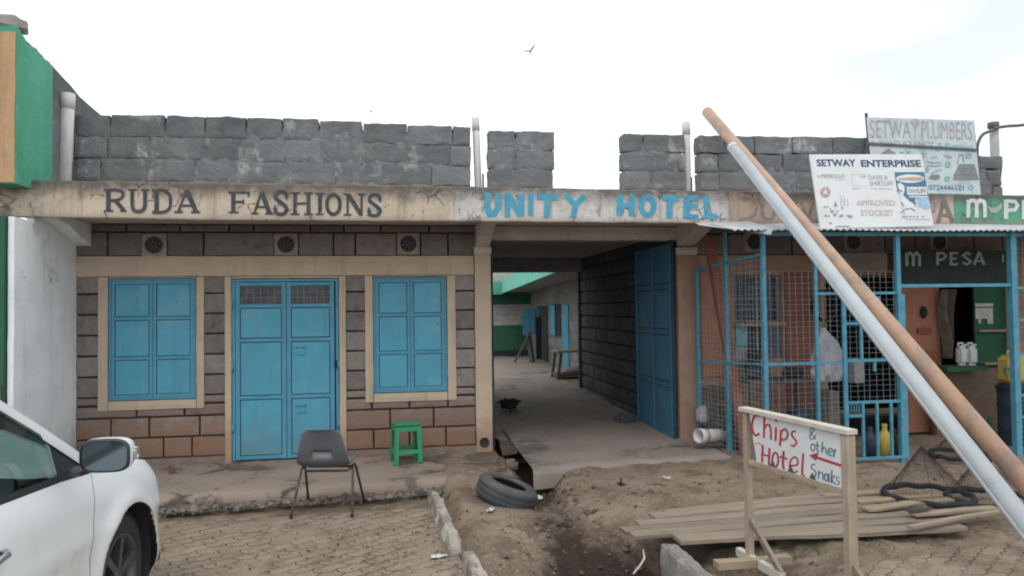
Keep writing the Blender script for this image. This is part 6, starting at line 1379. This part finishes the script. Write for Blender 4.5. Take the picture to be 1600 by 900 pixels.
# mirror
def mir(u, v):
    return None
for s_ in (-1, 1):
    mc = Vector((-.66, s_*1.055, 1.165)); mb = MB()
    hx, hy, hz = .055, .118, .082
    def msh(u, v):
        a = u*2*math.pi; q = v
        cy_, sy_ = math.cos(a), math.sin(a); e_ = .55
        yy = math.copysign(abs(cy_)**e_, cy_)*hy; zz = math.copysign(abs(sy_)**e_, sy_)*hz
        prof_ = [(0, 1.0), (.3, 1.0), (.6, .95), (.85, .75), (1, .0)]
        k = float(np.interp(q, [p_[0] for p_ in prof_], [p_[1] for p_ in prof_]))
        return (mc.x-.02+.13*q, mc.y+yy*k, mc.z+zz*k)
    mb.grid(msh, 40, 14); mr = link('mirror_housing', mb, M['car'], car, local=True)
    mb = MB(); mb.grid(lambda u, v: tuple(Vector((mc.x-.022-.012*(v > .5), mc.y, mc.z))+Vector((0, *(lambda a: (math.copysign(abs(math.cos(a))**.55, math.cos(a))*hy*(.985-.08*(v > .5)), math.copysign(abs(math.sin(a))**.55, math.sin(a))*hz*(.98-.09*(v > .5))))(u*2*math.pi)))), 40, 1); 
    mb.grid(lambda u, v: (mc.x-.022+.05*v, mc.y+math.copysign(abs(math.cos(u*6.2832))**.55, math.cos(u*6.2832))*hy*.97, mc.z+math.copysign(abs(math.sin(u*6.2832))**.55, math.sin(u*6.2832))*hz*.97), 40, 1)
    link('mirror_rim', mb, M['car_black'], mr, local=True)
    mb = MB(); mb.face([(mc.x-.026, mc.y+math.copysign(abs(math.cos(a))**.55, math.cos(a))*hy*.92, mc.z+math.copysign(abs(math.sin(a))**.55, math.sin(a))*hz*.90) for a in [2*math.pi*k/40 for k in range(40)]])
    link('mirror_glass', mb, mat('mirror_glass', (.16, .20, .22), (.14, .18, .2), s=2, rough=.08, metal=.75, bump=0) if 'mirror_glass' not in bpy.data.materials else bpy.data.materials['mirror_glass'], mr, local=True)
    mb = MB(); mb.rough(mc.x+.01, mc.x+.06, mc.y+s_*.095, mc.y+s_*.125, mc.z-.035, mc.z+.035, n=(2, 2, 3), amp=0, rnd=.008); link('indicator', mb, M['chrome'], mr, local=True)
    mb = MB(); mb.rough(mc.x-.01, mc.x+.06, min(mc.y-s_*.09, s_*.86), max(mc.y-s_*.09, s_*.86), 1.06, 1.11, n=(2, 3, 2), amp=0, rnd=.012); link('mirror_arm', mb, M['car_black'], mr, local=True)
# door seams, handle
def onside(x, z, off=.0015):
    t_ = .62*(x+3.35)/3.65 if x <= .3 else .62; v = (z-.21)/(ztop(x)-.21); p = side(t_, v); return Vector((x, p.y-off, z))
for s_ in (-1, 1):
    for pth in ([(-.30, 1.0), (-.36, .95), (-.44, .80), (-.48, .6), (-.47, .4), (-.42, .26)], [(-1.46, 1.04), (-1.48, .6), (-1.46, .26)], [(-2.42, 1.06), (-2.44, .9), (-2.25, .7), (-2.2, .55)]):
        mb = MB(); q = smooth_path(pth, 8); P_ = [onside(x, z) for x, z in q]
        o = mb.idx([Vector((p.x+d, p.y*(-s_), p.z)) for p in P_ for d in (-.0025, .0025)])
        for i in range(len(P_)-1): mb.add([o+2*i, o+2*i+1, o+2*i+3, o+2*i+2])
        link('door_seam', mb, mat('seam_grey', (.22, .23, .24), bump=0) if 'seam_grey' not in bpy.data.materials else bpy.data.materials['seam_grey'], car, local=True)
    for hx_ in (-1.33,):
        mb = MB(); p0_ = onside(hx_, .88); mb.lathe([(0, .0), (.06, .0), (.062, .002), (0, .004)], 20); mb.v = [(p0_.x+a*1.2, -s_*(p0_.y-.001-c), p0_.z+b*.7) for a, b, c in mb.v]; link('handle_cup', mb, M['rim'], car, local=True)
        mb = MB(); mb.tube([(hx_-.10, -s_*(p0_.y-.005), .875), (hx_-.08, -s_*(p0_.y-.03), .878), (hx_+.06, -s_*(p0_.y-.03), .888), (hx_+.09, -s_*(p0_.y-.005), .89)], .014, 10); link('door_handle', mb, M['chrome'], car, local=True)
    mb = MB(); mb.hexa([(.46, s_*.70, .70), (.66, s_*.62, .70), (.64, s_*.5, .70), (.44, s_*.5, .70), (.36, s_*.82, .845), (.66, s_*.66, .82), (.60, s_*.5, .82), (.34, s_*.5, .85)]); link('headlight', mb, mat('headlight_glass', (.45, .47, .48), rough=.15, bump=0) if 'headlight_glass' not in bpy.data.materials else bpy.data.materials['headlight_glass'], car, local=True, bevel=.01)
# wheels
def wheel(ax_, s_):
    mb = MB(); w_ = .225; yo = s_*(CW-.035-w_/2)
    prof_ = [(.225, -.10), (.24, -.112), (.30, -.112), (.335, -.10), (.352, -.075), (RW, -.05), (RW, .05), (.352, .075), (.335, .10), (.30, .112), (.24, .112), (.225, .10)]
    mb.lathe(prof_, 48); 
    for k in range(48):
        a = 2*math.pi*k/48
        for z0, z1, sh_ in ((-.09, -.03, .03), (.03, .09, -.03), (-.02, .02, .02)): mb.bar(((RW+.001)*math.cos(a), (RW+.001)*math.sin(a), z0), ((RW+.001)*math.cos(a+sh_), (RW+.001)*math.sin(a+sh_), z1), .022, .008, (math.cos(a), math.sin(a), 0))
    tr = lambda mb_: [(ax_+a, yo+c*(1 if s_ > 0 else -1), RW+b) for a, b, c in mb_.v]
    mb.v = tr(mb); wh = link('wheel', mb, M['tyre_car'], car, local=True)
    mb = MB(); mb.lathe([(.228, .09), (.238, .108), (.228, .112), (.215, .10), (.20, .07), (.195, -.09)], 40)
    for k in range(6):
        a = 2*math.pi*k/6+.3; ca, sa = math.cos(a), math.sin(a)
        mb.bar((.05*ca, .05*sa, .085), (.215*ca, .215*sa, .088), .042, .03, (0, 0, 1))
    mb.lathe([(0, .105), (.05, .10), (.06, .085), (.06, .05)], 20); mb.v = tr(mb); link('rim', mb, M['rim'], wh, local=True)
    mb = MB(); mb.lathe([(0, .02), (.205, .02)], 30); mb.v = tr(mb); link('brake_disc', mb, M['black'], wh, local=True)
for ax_ in (0, -2.62):
    for s_ in (-1, 1): wheel(ax_, s_)
# interior
mb = MB()
for y in (-.38, .38):
    mb.rough(-1.75, -1.25, y-.25, y+.25, .45, .62, n=(6, 6, 3), amp=.005, rnd=.05); mb.rough(-1.95, -1.75, y-.25, y+.25, .55, 1.22, n=(3, 6, 8), amp=.005, rnd=.05); mb.rough(-1.95, -1.83, y-.13, y+.13, 1.25, 1.44, n=(3, 4, 4), amp=.003, rnd=.04)
link('seat', mb, M['car_grey'], car, local=True)
mb = MB(); mb.rough(-.95, -.35, -.76, .76, .72, .985, n=(8, 16, 4), amp=.003, rnd=.05); mb.box(-3.2, -.5, -.78, .78, .25, .45); link('dashboard', mb, mat('grey_dash', (.16, .18, .18), bump=.1), car, local=True)
mb = MB(); sc_ = Vector((-1.05, -.38, 1.0)); mb.tube([sc_+Vector((.065*math.sin(a), .185*math.cos(a), .17*math.sin(a))) for a in [2*math.pi*k/32 for k in range(33)]], .016, 8); mb.bar(sc_+Vector((0, -.17, 0)), sc_+Vector((0, .17, 0)), .05, .02); mb.tube([sc_, sc_+Vector((.25, 0, -.12))], .03, 8); link('steering_wheel', mb, M['car_black'], car, local=True)

# ------------------------------------------------------------------ light, sky, camera
w = bpy.data.worlds.new('World'); SC.world = w; w.use_nodes = True; nt = w.node_tree; N = nt.nodes; L = nt.links
bg = N['Background']; bg.inputs[1].default_value = .1
sky = N.new('ShaderNodeTexSky'); sky.sky_type = 'NISHITA'; sky.sun_disc = False; sky.sun_elevation = R(55); sky.sun_rotation = R(205); sky.dust_density = 3; sky.air_density = 1
tcw = N.new('ShaderNodeTexCoord'); mpw = N.new('ShaderNodeMapping'); mpw.inputs['Scale'].default_value = (1, 1, 2.6); L.new(tcw.outputs['Generated'], mpw.inputs[0])
nw = N.new('ShaderNodeTexNoise'); nw.inputs['Scale'].default_value = 2.2; nw.inputs['Detail'].default_value = 8; L.new(mpw.outputs[0], nw.inputs['Vector'])
mr = N.new('ShaderNodeMapRange'); mr.inputs['From Min'].default_value = .30; mr.inputs['From Max'].default_value = .48; mr.inputs['To Min'].default_value = .60; mr.inputs['To Max'].default_value = 1.0; L.new(nw.outputs['Fac'], mr.inputs['Value'])
mx = N.new('ShaderNodeMix'); mx.data_type = 'RGBA'; L.new(mr.outputs[0], mx.inputs[0]); L.new(sky.outputs[0], mx.inputs[6]); mx.inputs[7].default_value = (13.9, 14.5, 14.8, 1); L.new(mx.outputs[2], bg.inputs[0])
sd = bpy.data.lights.new('sun', 'SUN'); sd.energy = .7; sd.angle = R(25); sd.color = (1, .96, .9)
so_ = bpy.data.objects.new('sun', sd); C.objects.link(so_); so_.rotation_euler = (R(35), 0, R(-25))
cd = bpy.data.cameras.new('camera'); cd.sensor_width = 36; cd.lens = F/1600*36; cd.clip_end = 1000; cd.clip_start = .05
co = bpy.data.objects.new('camera', cd); C.objects.link(co)
co.matrix_world = Matrix(((RT.x, UP.x, -FW.x, CAM.x), (RT.y, UP.y, -FW.y, CAM.y), (RT.z, UP.z, -FW.z, CAM.z), (0, 0, 0, 1)))
SC.camera = co
SC.view_settings.view_transform = 'Standard'; SC.view_settings.look = 'None'; SC.view_settings.exposure = 0; SC.view_settings.gamma = 1
SC.render.engine = 'CYCLES'; SC.cycles.use_denoising = True; SC.cycles.max_bounces = 8; SC.cycles.transparent_max_bounces = 12; SC.cycles.filter_width = 2.0
SC.render.film_transparent = False
